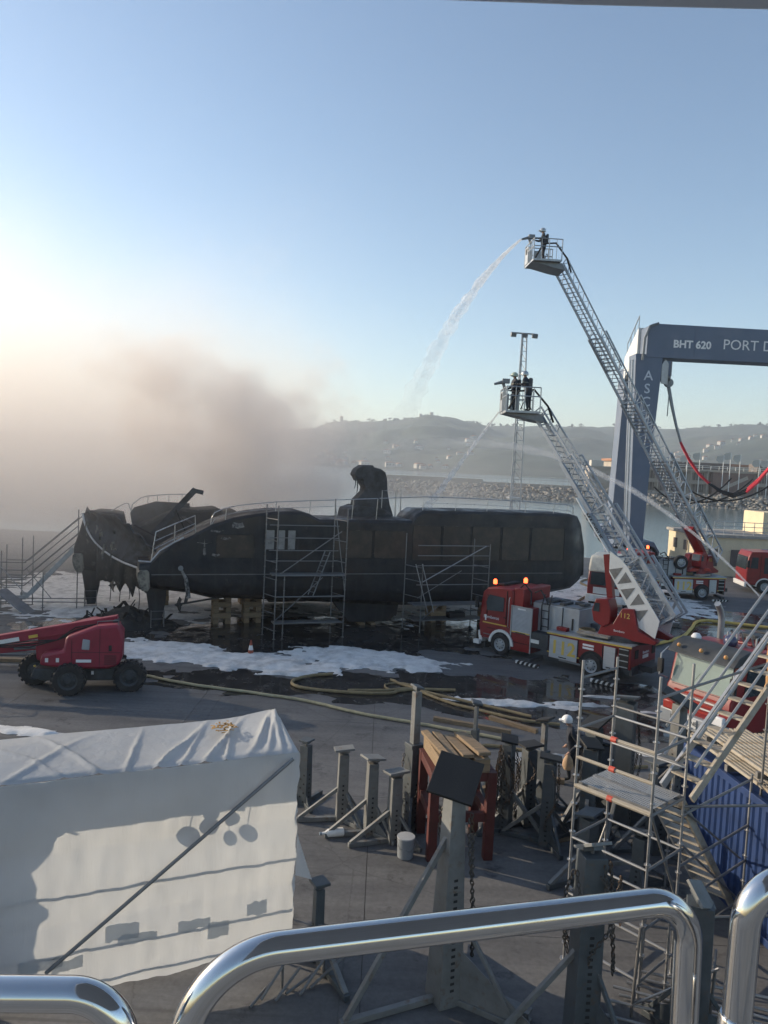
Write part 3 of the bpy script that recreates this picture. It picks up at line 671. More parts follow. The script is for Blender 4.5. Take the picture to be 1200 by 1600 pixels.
for dy in (.2,):
    MB().tube([(.3, dy, 3.45), (.36, dy, 4.0), (.46, dy, 4.76), (1.3, dy, 5.15), (2.2, dy, 5.56), (2.26, dy, 4.7)], .03, 8).build('stern_rail', rs, yt)
    for k in (.33, .66): MB().tube([(.4, dy, 3.6+k*1.1), (2.23, dy, 4.7+k*.75)], .02, 6).build('stern_rail_bar', rs, yt)
    rod('stern_rail_post', (1.3, dy, 4.2), (1.3, dy, 5.15), .025, rs, yt)
MB().tube([(12.3, 2.5, 5.6), (12.3, 2.5, 6.95), (13.4, 2.5, 6.98), (13.4, 2.5, 5.6)], .03, 8).build('mast_guard_rail', rs, yt)
rod('mast_guard_post', (13.1, 2.5, 5.5), (13.1, 2.5, 6.98), .03, rs, yt)
MB().tube([(-1.75, 7, 5.0), (-.79, 7, 5.6), (-.6, 7, 5.6), (-.45, 7, 5.2)], .025, 8).build('far_stern_rail', rs, yt)
MB().tube([(-.45, 7, 5.0), (-.4, 7, 5.55), (0, 7, 5.9), (.36, 7, 6.03), (1.4, 7, 6.15), (2.6, 7, 6.2)], .025, 8).build('far_guard_rail', rs, yt)
for s in (.4, .9, 1.5, 2.2): rod('far_stanchion', (s, 7, 5), (s, 7, ip([(-.4, 5.5), (.36, 6.03), (2.6, 6.2)], s)), .02, rs, yt)
MB().prism([(-.5, 5.1), (-.3, 5.4), (.8, 5.75), (2.6, 5.7), (2.8, 4.5), (-.4, 4.5)], 6.9, 7.0).build('far_bulwark', ashm, yt)
# keel blocks that carry it
for k, (s, y_) in enumerate(((3.85, 2.2), (5.4, 2.3), (11.2, 1.1), (15.3, 1.3), (18.5, 1.3), (1.2, 7.2), (6, 7.2), (12, 7.2), (16.5, 7.2))):
    c, sn = math.cos(rad(20)), math.sin(rad(20)); wx, wy = -10.85+s*c-y_*sn, 35+s*sn+y_*c
    h = {0: 1.42, 1: 1.38, 2: .12, 3: 1.0, 4: 1.15}.get(k, 1.4 if k != 7 else 1.05)
    t = thing('keel_block', ['charred timber block under the yacht near its rudder', 'second timber block under the yacht beside the tall scaffold', 'low timber block under the near keel of the yacht', 'timber block under the yacht behind the small scaffold tower', 'timber block under the bow behind the ladder truck cab'][k] if k < 5 else 'timber block under the far hull of the yacht', 'block', (wx, wy, 0), 20, None if k < 5 else 'blocks under the far hull')
    n_ = max(1, round(h/.3))
    for q in range(n_):
        z = h/n_*(q+.5); d = (.9, .26, h/n_-.012) if q % 2 else (.26, .9, h/n_-.012)
        for e in (-.3, .3): MB().box(((0, e, z) if q % 2 else (e, 0, z)), d).build('timber', wood, t, .01)
# low cribs of steel rod at the rudders
for k, (s, y_, lb) in enumerate(((.7, 1.3, 'wire cage stand under the near rudder of the yacht'), (-2.4, 7.1, 'wire cage stand under the far rudder of the yacht'))):
    c, sn = math.cos(rad(20)), math.sin(rad(20))
    t = thing('rudder_stand', lb, 'stand', (-10.85+s*c-y_*sn, 35+s*sn+y_*c, 0), 20)
    for ax in (-.3, .3):
        for ay in (-.25, .25): rod('upright', (ax, ay, 0), (ax, ay, .9), .02, galv_dk, t, 6)
    for z in (.1, .5, .88):
        for ay in (-.25, .25): rod('crossbar', (-.3, ay, z), (.3, ay, z), .015, galv_dk, t, 6)
        for ax in (-.3, .3): rod('crossbar', (ax, -.25, z), (ax, .25, z), .015, galv_dk, t, 6)
# burnt heap behind the boom lift
b = MB(); n = 26
def heap(x, y): return max(0, (1-math.hypot(x/2.6, y/1.5))*.95+.22*fbm(x*1.5, y*1.5, 3)+.1*fbm(x*5, y*5, 1))
P = [((i/n-.5)*6, (j/n-.5)*3.6, heap((i/n-.5)*6, (j/n-.5)*3.6)-.02) for j in range(n+1) for i in range(n+1)]
b.add(P, [(j*(n+1)+i, j*(n+1)+i+1, (j+1)*(n+1)+i+1, (j+1)*(n+1)+i) for j in range(n) for i in range(n)])
o = b.build('debris_heap', char, None, 0, 20); o.location = (-12.3, 37.0, 0); tag(o, 'heap of black burnt debris below the yacht stern', 'debris')
b2 = MB()
for k in range(26):
    c = V((random.uniform(-2, 2), random.uniform(-1, .6), 0)); c.z = heap(c.x, c.y)
    b2.bar(c, c+V((random.uniform(-.5, .5), random.uniform(-.3, .3), random.uniform(.05, .4))), random.uniform(.03, .2), .04)
b2.build('burnt_scrap', char, o)['kind'] = 'stuff'

# ================================================================ SCAFFOLD TOWERS AT THE HULL
def W(s, y_, z): return (s, y_, z)
t = thing('scaffold_tower', 'tall grey scaffold tower with inner ladder against the middle of the black hull', 'scaffold', (-10.85, 35, 0), 20)
UP = [(5.4, -.75, 6.25), (5.75, -1.75, 6.25), (8.75, -.75, 6.6), (9.1, -1.75, 6.2), (6.15, -1.75, 3.0)]
for s, y_, h in UP: pole((s, y_, 0), (s, y_, h), t, galv_dk, .028, 'upright')
for z in (.75, 2.0, 3.0): rod('ledger', (5.75, -1.75, z), (9.1, -1.75, z), .03, galv_dk, t)
MB().box((7.4, -1.3, 3.0), (3.6, .6, .06)).build('platform', galv_dk, t); MB().box((7.4, -1.3, .7), (3.3, .6, .06)).build('platform', galv_dk, t)
for z in (3.6, 4.1, 4.7, 5.3): rod('guardrail', (5.5, -1.1, z), (8.9, -1.1, z), .022, galv_dk, t); 
for z in (.4, 1.2, 2, 2.8, 3.6, 4.6, 5.6):
    rod('transom', (5.4, -.75, z), (5.75, -1.75, z), .022, galv_dk, t); rod('transom', (8.75, -.75, z), (9.1, -1.75, z), .022, galv_dk, t)
rod('brace', (5.85, -1.7, 3.0), (8.85, -1.7, 5.1), .025, galv_dk, t); rod('brace', (5.8, -1.7, .9), (8.0, -1.7, 2.9), .02, galv_dk, t)
rod('brace', (9.1, -1.75, 2.2), (8.75, -.8, 6.2), .022, galv_dk, t)
ld_ = MB(); 
for e in (0, .32): ld_.bar((7.45+e*.5, -1.2-e, 2.0), (8.2+e*.5, -1.2-e, 4.1), .06, .04)
for i in range(8): p = V((7.5+.75*i/8, -1.2, 2.15+2*i/8)); ld_.bar(p, p+V((.16, -.32, 0)), .03)
ld_.build('ladder', alu_dk, t)
t = thing('scaffold_tower', 'smaller rolling scaffold tower against the hull behind the red truck cab', 'scaffold', (-10.85, 35, 0), 20)
for s, y_, h in ((12.5, -.9, 5.0), (12.95, -2.1, 3.6), (16.3, -.9, 4.75), (16.6, -2.1, 4.6)):
    pole((s, y_, .16), (s, y_, h), t, galv_dk, .028, 'upright', ros=False)
    MB().lathe([(.09, -.03), (.1, 0), (.09, .03)], 12, 'y', (s, y_, .09)).build('castor', rubber, t)
for z in (.75, 1.5): MB().box((14.6, -1.5, z), (3.9, .9, .05)).build('platform', galv_dk, t)
for z in (2.55, 3.5, 4.0, 4.5): rod('ledger', (12.7, -2.0, z), (16.6, -2.0, z), .025, galv_dk, t)
for z in (.5, 1.1, 1.9, 2.7, 3.4): rod('transom', (12.5, -.9, z), (12.95, -2.1, z), .022, galv_dk, t); rod('transom', (16.3, -.9, z), (16.6, -2.1, z), .022, galv_dk, t)
rod('brace', (13.0, -2.05, 2.7), (16.4, -2.05, 4.5), .028, galv, t); rod('brace', (13.2, -1, 1.7), (15.6, -1, 3.1), .02, galv_dk, t)
rod('brace', (12.95, -2.1, .8), (13.9, -2.1, 1.5), .02, galv_dk, t)
for e in (0, .34): rod('ladder_stile', (12.55+e, -2.15, 3.6), (13.3+e, -2.15, 1.2), .025, galv, t)
MB().box((15.2, -1.4, .85), (.9, .5, .35)).build('tool_box', dark, t, .03)
# ================================================================ STAIR SCAFFOLD AT THE STERN
t = thing('scaffold_stair', 'scaffold stairway climbing to the stern of the burnt yacht', 'scaffold', (-19.75, 39.2, 0), 12)
for x_, y_, h in ((.2, 0, 3.0), (.2, 1.0, 3.2), (1.2, 0, 3.7), (1.5, 1.0, 3.7), (3.9, 0, 5.25), (4.15, 1.0, 5.2), (2.35, -.6, 2.0), (-1.2, .2, 3.0), (-1.2, 1.2, 3.0)): pole((x_, y_, 0), (x_, y_, h), t, galv_dk, .028, 'upright')
for e in (0, .95):
    for k, dz in enumerate((.35, .75, 1.15, 1.55)):
        if k in (1, 3) or e == 0:
            rod('handrail', (1.3, e, .85+dz), (3.9, e, 3.25+dz), .026, galv_dk, t); rod('handrail', (.2, e, .85+dz), (1.3, e, .85+dz), .026, galv_dk, t)
    MB().bar((1.4, e, .6), (3.65, e, 3.15), .06, .2).build('stringer', alu, t); MB().bar((.9, e, .6), (1.42, e, .6), .06, .16).build('stringer', alu, t)
for i in range(10): MB().box((1.5+2.05*i/9, .48, .8+2.35*i/9), (.2, .9, .035)).build('tread', alu, t)
for z in (.5, 1.5, 2.4): rod('ledger', (-3, 0, z), (1.4, 0, z), .024, galv_dk, t)
MB().bar((3.5, .48, 3.2), (4.3, .48, 3.2), .9, .06).build('top_landing', alu, t); rod('ledger', (-3, 0, .35), (4.4, 0, .35), .026, galv_dk, t); rod('ledger', (-2, 1, .35), (4.4, 1, .35), .026, galv_dk, t)
MB().bar((.35, -.7, 1.1), (1.9, -1.2, -.02), .95, .05).build('ramp_board', mat('aluminium_deck', (.2, .22, .25), .5, .5), t)
rod('brace', (-.1, -.1, 2.5), (1.5, -.6, .9), .024, galv, t); rod('brace', (1.4, 0, 2.1), (2.7, -.3, .6), .02, galv_dk, t)
t = thing('pipe_stack', 'loose scaffold tubes and boards lying behind the boom lift', 'tubes', (-13.9, 30.2, 0), 6)
for k in range(9):
    y_ = random.uniform(-1.4, 1.6); z = .06+.07*(k % 3); rod('tube', (-3, y_, z), (1.5+random.uniform(-.6, 1), y_+random.uniform(-.3, .3), z), .03, galv_dk, t, 6)
for y_ in (-1.2, -.8): rod('upright', (-.6-y_, y_, 0), (-.6-y_, y_, 1.3), .024, galv_dk, t)
MB().bar((-1.2, -1.5, .35), (.6, -1.6, .35), .25, .12).build('board', wood, t)
# ================================================================ RED BOOM LIFT
def wheel(parent, c, R, wd, axis='y', treads=0, rimc=alu_dk, hub=None):
    b = MB().lathe([(R*.62, -wd/2), (R*.93, -wd/2), (R, -wd*.36), (R, wd*.36), (R*.93, wd/2), (R*.62, wd/2)], 28, axis, c, False)
    for k in range(treads):
        a = 2*math.pi*k/treads
        for s in (-1, 1):
            aa = a+(.12 if s > 0 else 0); rr = R*1.0
            if axis == 'y': b.box((c[0]+rr*math.cos(aa), c[1]+s*wd*.24, c[2]+rr*math.sin(aa)), (.07, wd*.46, .1), Matrix.Rotation(-aa, 3, 'Y'))
            else: b.box((c[0]+s*wd*.24, c[1]+rr*math.cos(aa), c[2]+rr*math.sin(aa)), (wd*.46, .07, .1), Matrix.Rotation(aa, 3, 'X'))
    t_ = b.build('wheel', rubber, parent)
    sgn = 1
    MB().lathe([(R*.2, -wd*.42), (R*.24, -wd*.36), (R*.5, -wd*.3), (R*.63, -wd*.46), (R*.63, wd*.46), (R*.5, wd*.3), (R*.24, wd*.36), (R*.2, wd*.42)], 20, axis, c).build('rim', rimc, t_)
    b = MB()
    for k in range(8):
        a = 2*math.pi*k/8; x_, z_ = R*.38*math.cos(a), R*.38*math.sin(a)
        for s in (-1, 1):
            q = (c[0]+x_, c[1]+s*wd*.34, c[2]+z_) if axis == 'y' else (c[0]+s*wd*.34, c[1]+x_, c[2]+z_)
            b.box(q, (.04, .05, .04))
    b.build('wheel_nut', chass, t_)['kind'] = 'stuff'
    return t_
t = thing('boom_lift', 'red articulated boom lift with chunky black tyres and folded boom', 'lift', (-10.35, 26.9, 0), 10)
for c in ((-1.75, .35, .53), (-.35, -.95, .53), (1.6, -.5, .53)): wheel(t, c, .53, .38, 'y', 18, chass)
wheel(t, (.7, 1.3, .5), .5, .36, 'y', 18, chass)
MB().prism([(-1.7, .5), (-1.6, .78), (1.6, .82), (1.75, .52), (1.3, .38), (-1.3, .36)], -.55, .75).build('chassis', chass, t, .04)
MB().bar((-1.75, .35, .55), (-.35, -.95, .55), .22, .26).build('axle', chass, t); MB().bar((.7, 1.3, .55), (1.55, -.35, .55), .22, .26).build('axle', chass, t)
o = MB().prism([(-1.35, .98), (-.4, .86), (.9, .86), (1.25, 1.0), (1.36, 1.3), (1.36, 2.2), (1.2, 2.42), (.5, 2.36), (-.5, 1.98), (-.6, 1.5), (-1.3, 1.36)], -.85, -.28).build('engine_cowl', liftred, t, .09)
MB().prism([(.02, 1.55), (.28, 1.53), (.3, 1.88), (.06, 1.92)], -.88, -.8).build('cowl_hatch', greyp, o, .03)
MB().prism([(.92, 1.5), (1.02, 1.5), (1.02, 1.7), (.92, 1.7)], -.87, -.8).build('cowl_latch', dark, o)
for x_ in (-1.1, -.75): MB().box((x_, -.87, 1.18), (.1, .02, .14)).build('warning_label', white, o)
o = MB().prism([(-1.6, 1.0), (-1.3, .92), (1.1, .9), (1.2, 1.5), (1.1, 2.3), (.2, 2.45), (-1.5, 1.95), (-1.65, 1.5)], -.2, .5).build('turret', liftred, t, .06)
for k, (p, q, wd, h) in enumerate((((-3.6, -.1, 1.55), (1.1, -.1, 2.45), .3, .34), ((-3.4, .2, 1.25), (.6, .2, 1.7), .28, .3))):
    MB().bar(p, q, wd, h).build('boom_arm', liftred, t, .02)
MB().bar((-5.2, -.1, 1.22), (-3.5, -.1, 1.57), .24, .24).build('jib', chass, t, .02)
rod('lift_cylinder', (-2.4, .05, 1.35), (.4, .05, 1.55), .06, alu_dk, t)
MB().prism([(-1.25, 1.12), (-.6, 1.12), (-.6, 1.42), (-.82, 1.42)], -.5, -.45).build('lattice_plate', white, t)
o = MB().prism([(-6.6, .5), (-5.2, .5), (-5.2, .6), (-6.6, .6)], -.5, .5).build('work_cage_floor', alu_dk, t)
for x_ in (-6.6, -5.9, -5.2):
    for y_ in (-.5, .5): rod('work_cage_post', (x_, y_, .55), (x_, y_, 1.65), .02, liftred, t)
for z in (1.1, 1.65):
    MB().tube([(-6.6, -.5, z), (-5.2, -.5, z), (-5.2, .5, z), (-6.6, .5, z), (-6.6, -.5, z)], .02, 6).build('work_cage_rail', liftred, t)
for (x_, lb) in ((.35, ''), (-.1, '')): MB().box((x_, -.57, .66), (.08, .02, .12)).build('warning_label', white, t)
# fittings of the lift: seams, vents, hoses, decals, hand rails
for (x0, z0, x1, z1) in ((-.3, .95, -.3, 1.9), (.62, .92, .62, 2.3), (-.3, 1.45, 1.3, 1.45)):
    MB().bar((x0, -.853, z0), (x1, -.853, z1), .012, .012).build('panel_seam', dark, t)
for k in range(5): MB().box((.98, -.856, 1.05+k*.07), (.4, .02, .025)).build('vent_slot', dark, t)
for k in range(3): MB().tube([(-3.2, -.28-.04*k, 1.5), (-1.8, -.3-.04*k, 1.7-.1*k), (-.9, -.32, 1.75), (-.3, -.3, 2.2-.1*k), (.6, -.28, 2.35)], .022, 6).build('hydraulic_hose', rubber, t)
MB().box((-2.6, -.27, 1.68), (.9, .015, .14), Matrix.Rotation(-.19, 3, 'Y')).build('boom_decal', white, t); MB().box((-1.7, -.27, 1.86), (.3, .015, .1), Matrix.Rotation(-.19, 3, 'Y')).build('boom_decal', yellow, t)
for x_ in (-3.5, 1.05): MB().lathe([(.09, -.3), (.09, .12)], 12, 'y', (x_, -.1, 1.58 if x_ < 0 else 2.42)).build('pivot_pin', chass, t)
MB().box((.1, -.856, 1.15), (.5, .012, .1)).build('maker_strip', lettr, t)
MB().tube([(1.2, -.7, 2.4), (1.2, -.7, 2.55), (.5, -.7, 2.5), (.5, -.7, 2.36)], .016, 6).build('grab_rail', alu_dk, t)
for x_ in (-1.6, 1.65): MB().lathe([(.03, -.02), (.05, .02), (.03, .04)], 8, 'z', (x_, -.4, .84)).build('tie_down', yellow, t)
# traffic cone
t = thing('traffic_cone', 'orange and white traffic cone standing in the white foam', 'cone', (-5.39, 32.3, 0)); t.scale = (.8, .8, .8)
MB().box((0, 0, .03), (.42, .42, .05)).build('base', rubber, t, .02)
MB().lathe([(.17, .05), (.13, .3)], 16).build('lower_cone', cone_m, t); MB().lathe([(.13, .3), (.085, .55)], 16).build('reflective_band', white, t); MB().lathe([(.085, .55), (.035, .82), (.01, .83)], 16).build('cone_tip', cone_m, t)

# ================================================================ FIRE SERVICE LADDER TRUCKS
RUNG = {}
def ladder(parent, base, tip, n, w0, w1, h0, h1, mats, overlap=2.6, rung_step=.3, chord=.1):
    base, tip = V(base), V(tip); d = (tip-base).normalized(); L_ = (tip-base).length
    wv = d.cross(V((0, 0, 1))).normalized(); u = wv.cross(d)
    for i in range(n):
        t0 = L_*i/n-(overlap if i else 0); t1 = L_*(i+1)/n
        f = i/max(1, n-1); wd = w0+(w1-w0)*f; h = h0+(h1-h0)*f; lift = .12*(n-i)/n+ .05*i
        P = lambda t, a, c: base+d*t+wv*(a*wd/2)+u*(lift+c*h)
        b = MB(); ck = chord*(1-.35*f)
        for a in (-1, 1):
            b.bar(P(t0, a, 0), P(t1, a, 0), ck, ck*2.2, u); b.bar(P(t0, a, 1), P(t1, a, 1), ck*.8, ck*1.1, u)
            m = max(2, int((t1-t0)/(h*1.25)))
            for k in range(m):
                ta, tb = t0+(t1-t0)*k/m, t0+(t1-t0)*(k+1)/m; tm = (ta+tb)/2
                b.bar(P(ta, a, 0), P(tm, a, 1), ck*.5); b.bar(P(tm, a, 1), P(tb, a, 0), ck*.5)
            b.bar(P(t1, a, 0), P(t1, a, 1), ck*.6); b.bar(P(t0, a, 0), P(t0, a, 1), ck*.6)
        sec = b.build('ladder_section', mats[min(i, len(mats)-1)], parent, ang=20)
        R = Matrix((wv, u, -d)).transposed()
        key = round(wd, 3)
        if key not in RUNG: RUNG[key] = MB().tube([(-wd/2, 0, 0), (wd/2, 0, 0)], .02, 6).mesh('rung', alu_dk)
        k = t0+rung_step/2
        while k < t1:
            o = bpy.data.objects.new('rung', RUNG[key]); COL.objects.link(o); o.parent = sec
            M = R.to_4x4(); M.translation = base+d*k+u*(lift+.03); o.matrix_local = M; k += rung_step
    return d, wv, u
def cage(parent, M, flip=1):
    """rescue cage: M places it, local x towards the front of the cage"""
    def B(): b = MB(); b.M = M; return b
    f = B().box((.75, 0, .06), (1.5, 1.9, .1)).build('cage_floor', alu, parent)
    B().prism([(-.3, -.35), (.2, -.28), (1.5, 0), (-.1, 0)], -.7, .7).build('cage_bracket', alu_dk, parent)
    p = B().box((1.5, -.55, .58), (.05, .62, .9)).build('cage_door_panel', alu, parent)
    B().box((1.53, -.55, .8), (.02, .3, .3)).build('panel_window', dark, p)
    for y_, x0, x1 in ((-.95, .62, 1.05), (-.95, 1.12, 1.45)):
        q = B().box(((x0+x1)/2, y_, .55), (x1-x0, .04, .9)).build('cage_side_panel', alu, parent)
        B().box(((x0+x1)/2, y_-.025, .45), (.16, .02, .4)).build('panel_recess', dark, q)
    for x_ in (.12, .24, .36, .48): B().tube([(x_, -.95, .1), (x_, -.95, 1.15)], .016, 5).build('cage_bar', alu, parent)
    B().tube([(.05, -.95, .3), (.3, -.97, .9), (.55, -.95, .3)], .03, 6).build('stowed_hose', rubber, parent)
    for x_ in (.3, 1.1): B().tube([(x_, .95, .1), (x_, .95, 1.15)], .016, 5).build('cage_bar', alu, parent)
    for x_, y_ in ((0, -.95), (.68, -.95), (1.5, -.95), (1.5, .95), (.7, .95), (0, .95), (1.5, .05)):
        B().tube([(x_, y_, .05), (x_, y_, 1.15)], .028, 6).build('cage_post', alu, parent)
    for z in (.75, 1.15):
        B().tube([(0, -.95, z), (1.5, -.95, z), (1.5, .95, z), (0, .95, z)], .028, 6).build('cage_rail', alu, parent)
    for y_ in (.35, .6): B().tube([(1.5, y_, .1), (1.5, y_, 1.1)], .02, 6).build('cage_bar', alu, parent)
    b = B().tube([(1.45, -.1, 1.1), (1.55, -.1, 1.4)], .07, 8).tube([(1.5, -.1, 1.45), (1.95, -.1, 1.32)], [.09, .05], 8).box((1.42, -.1, 1.48), (.32, .26, .2)); b.build('water_cannon', alu_dk, parent)
    B().tube([(1.3, .3, .2), (.9, .5, 1.0), (.2, .4, 1.1), (-.5, .2, .4), (-.8, .1, -.3)], .05, 8).build('supply_hose', rubber, parent)

def ladder_truck(label, loc, rz, base, tip, nsec, cage_ang, detailed=True, redlad=False, cab=True):
    t = thing('ladder_truck', label, 'fire truck', loc, rz)
    cdir = 1
    for x_ in (-.15, 4.35):
        for y_ in (.07, 2.43): wheel(t, (x_, y_, .48), .48, .3, 'y', 0, greyp)
    MB().box((2.6, 1.25, .62), (8.0, .9, .25)).build('chassis', chass, t)
    if cab:
        prof = [(-1.32, .55), (-1.42, 1.2), (-1.38, 2.1), (-1.28, 2.75), (-1.02, 2.98), (-.2, 3.08), (.3, 3.06), (.36, 2.9), (.36, 1.1), (.3, .95), (-.72, .95), (-.78, .55)]
        cb = MB().prism(prof, .05, 2.45).build('cab', red, t, .06)
        MB().prism([(-1.0, 1.92), (-.12, 1.98), (-.1, 2.62), (-.9, 2.66), (-1.06, 2.3)], .02, .09).build('side_window', cabglass, cb)
        MB().box((.05, .03, 2.2), (.03, .03, 1.5)).build('door_seam', dark, cb)
        MB().prism([(-1.44, 1.78), (-1.36, 1.78), (-1.26, 2.72), (-1.34, 2.72)], .2, 2.3).build('windscreen', windsc, cb)
        MB().prism([(-1.46, .55), (-1.3, .55), (-1.3, .9), (-1.48, .9)], .1, 2.4).build('bumper', white, cb, .03)
        b = MB().box((-1.3, 1.25, .55), (.2, 2.4, .3)); b.build('front_skirt', white, cb, .03)
        arch = [(-.15+.66*math.cos(a), .5+.66*math.sin(a)) for a in [math.pi*k/12 for k in range(13)]]
        arch2 = [(-.15+.54*math.cos(a), .5+.54*math.sin(a)) for a in [math.pi*k/12 for k in range(12, -1, -1)]]
        MB().prism(arch+arch2, -.02, .35).build('wheel_arch', white, cb)
        MB().prism([(-.15+.54*math.cos(a), .5+.54*math.sin(a)) for a in [math.pi*k/12 for k in range(13)]], .03, .06).build('wheel_well', dark, cb)
        MB().box((-.55, .03, 1.35), (1.3, .02, .05)).build('reflective_stripe', yellow, cb)
        MB().box((-1.42, -.18, 2.25), (.16, .12, .5)).build('mirror', dark, cb, .02)
        rod('mirror_arm', (-1.3, .05, 2.5), (-1.42, -.15, 2.45), .02, dark, cb)
        text('Bomberos', 'lettering', lettr, cb, .2, face_M((-.75, .035, 1.62), (1, 0, 0), (0, 0, 1)))
        MB().box((-1.05, .03, 1.58), (.07, .02, .26)).build('emblem', lettr, cb)
        MB().box((-1.35, -.12, .42), (.3, .2, .18)).build('step_light', white, cb)
        for x_, y_ in ((-.95, .5), (.55, .7)):
            q = MB().lathe([(.09, 0), (.09, .05)], 12, 'z', (x_, y_, 3.06 if x_ < 0 else 3.3)).build('beacon_base', dark, t)
            MB().lathe([(.085, .05), (.09, .2), (.05, .27), (.01, .28)], 12, 'z', (x_, y_, 3.06 if x_ < 0 else 3.3)).build('beacon_dome', beacon_m, q)
        MB().box((.62, 1.25, 2.5), (.5, 2.3, 1.3)).build('rear_cab_wall', red, t, .04)
        MB().tube([(.5, .3, 3.1), (.7, .4, 3.35), (1.0, .5, 3.0), (1.2, .2, 2.5)], .035, 6).build('rack_tube', dark, t)
        MB().tube([(1.3, .3, 3.05), (1.6, .3, 3.2), (1.9, .3, 2.8), (2.0, .3, 2.6)], .035, 6).build('rack_tube', dark, t)
        # small cab fittings
        MB().box((.0, .02, 1.72), (.16, .03, .04)).build('door_handle', dark, cb); MB().box((-1.0, .03, 2.2), (.02, .03, .9)).build('door_seam', dark, cb); MB().box((-.45, .03, 1.12), (1.0, .02, .02)).build('door_seam', dark, cb)
        MB().tube([(.22, .0, 1.3), (.22, -.06, 1.4), (.22, -.06, 2.6), (.22, .0, 2.7)], .016, 6).build('grab_handle', alu, cb)
        MB().prism([(-1.0, 3.0), (-.6, 3.05), (-.6, 3.14), (-1.0, 3.1)], .75, 2.2).build('light_bar', dark, cb, .02)
        for y_ in (.3, 2.2): MB().box((-1.47, y_, .74), (.05, .34, .2)).build('headlight', lettr, cb, .02)
        for k in range(4): MB().box((-1.46, 1.25, 1.0+k*.13), (.04, 1.5, .05)).build('grille_bar', dark, cb)
        for z in (.62, .82): MB().box((-.95, .02, z), (.36, .06, .03)).build('cab_step', alu_dk, cb)
        MB().tube([(-1.0, .05, 3.05), (-1.02, .1, 3.5)], .008, 5).build('aerial', dark, cb)
    # locker body behind the cab
    lk = MB().box((.86, .5, 1.35), (1.08, .9, 2.0)).build('locker_body', red, t, .02)
    MB().box((.86, .035, 1.72), (.96, .04, 1.15)).build('roller_shutter', shutter_m, lk); MB().box((.86, .0, 1.18), (.5, .03, .03)).build('handle', dark, lk); MB().box((.86, .03, .72), (.9, .02, .02)).build('panel_seam', dark, lk)
    MB().box((.86, .012, 1.2), (.94, .03, .05)).build('reflective_stripe', yellow, lk)
    MB().box((.86, .02, 2.34), (1.1, .07, .06)).build('locker_trim', alu, lk)
    for x_ in (.34, 1.38): MB().box((x_, .03, 1.35), (.05, .06, 2.02)).build('locker_trim', alu, lk)
    MB().box((.86, .012, 2.25), (.4, .03, .06)).build('name_strip', lettr, lk)
    tk = MB().box((2.25, 1.5, 1.95), (2.3, 1.9, 1.25)).build('equipment_box', greyp, t, .03)
    MB().box((2.25, 1.5, 2.6), (2.2, 1.8, .06)).build('box_lid', alu_dk, tk)
    MB().box((2.6, .54, 1.95), (.03, .03, 1.2)).build('panel_seam', dark, tk); MB().box((3.1, .53, 1.9), (.06, .06, .5)).build('handle', dark, tk)
    for k in range(6): MB().box((1.5+k*.33, 1.4+random.uniform(-.5, .5), 2.68), (.26, random.uniform(.3, .9), .12)).build('stowed_gear', chass, tk, .02)
    for e in (1.62, 1.98):
        MB().tube([(e, .45, 1.4), (e, .42, 2.5), (e+.0, .6, 2.9), (e-.1, .8, 2.95)], .03, 6).build('ladder_stile', dark, t)
    for z in (1.6, 1.95, 2.3, 2.6): rod('ladder_step', (1.62, .43, z), (1.98, .43, z), .02, dark, t)
    MB().box((1.82, .6, 1.0), (.84, 1.1, .7)).build('step_box', chass, t, .02); MB().box((1.6, .02, .95), (.42, .03, .16)).build('step_plate', white, t)
    # rear deck
    dk = MB().prism([(2.27, 1.48), (6.02, 1.55), (6.02, .62), (5.45, .62), (5.4, .45), (4.98, .45), (4.95, .7), (3.75, .7), (3.7, .42), (2.27, .42)], .04, 2.46).build('rear_body', red, t, .02)
    MB().prism([(2.2, 1.5), (6.05, 1.57), (6.05, 1.63), (2.2, 1.56)], 0, 2.5).build('deck_plate', greyp, t)
    MB().prism([(2.2, 1.44), (6.05, 1.51), (6.05, 1.565), (2.2, 1.495)], -.012, .03).build('deck_edge', yellow, t)
    pn = MB().prism([(2.34, .44), (3.66, .44), (3.66, 1.38), (2.34, 1.38)], .0, .05).build('locker_panel', lightgrey, t, .01)
    text('112', 'lettering', lety, pn, .8, face_M((3.0, -.004, .9), (1, 0, 0), (0, 0, 1)), bold=.02)
    pn = MB().prism([(4.86, .46), (5.36, .46), (5.36, 1.4), (4.86, 1.4)], .0, .05).build('locker_panel', lightgrey, t, .01)
    MB().box((5.1, -.01, .55), (.2, .02, .04)).build('handle', dark, pn)
    for z in (1.28, 1.15): MB().box((4.15, .03, z), (.5, .03, .08)).build('name_strip', lettr, dk)
    b = MB().prism([(4.35+.58*math.cos(a), .5+.58*math.sin(a)) for a in [math.pi*k/12 for k in range(13)]], .03, .06); b.build('wheel_well', dark, dk)
    for z in (.7, .95, 1.2, 1.42): MB().box((5.72, .03, z), (.4, .06, .04)).build('step', alu, dk)
    MB().box((5.72, .035, 1.05), (.42, .03, .85)).build('step_recess', dark, dk)
    # deck fittings, coiled hose and stowed gear
    for k in range(3): MB().tube([(3.7+.32*math.cos(a), .75+.32*math.sin(a), 1.68+.05*k) for a in [q*.42 for q in range(16)]], .04, 6).build('coiled_hose', hosem, t)
    MB().box((3.3, 1.9, 1.75), (.9, .5, .28)).build('gear_chest', alu_dk, t, .02); MB().box((2.7, .5, 1.66), (.5, .35, .16)).build('gear_chest', red, t, .02)
    for x_ in (2.5, 3.2, 3.9): rod('deck_rail_post', (x_, 2.42, 1.58), (x_, 2.42, 2.1), .018, alu, t, 6)
    rod('deck_rail', (2.4, 2.42, 2.1), (4.0, 2.42, 2.1), .02, alu, t, 6)
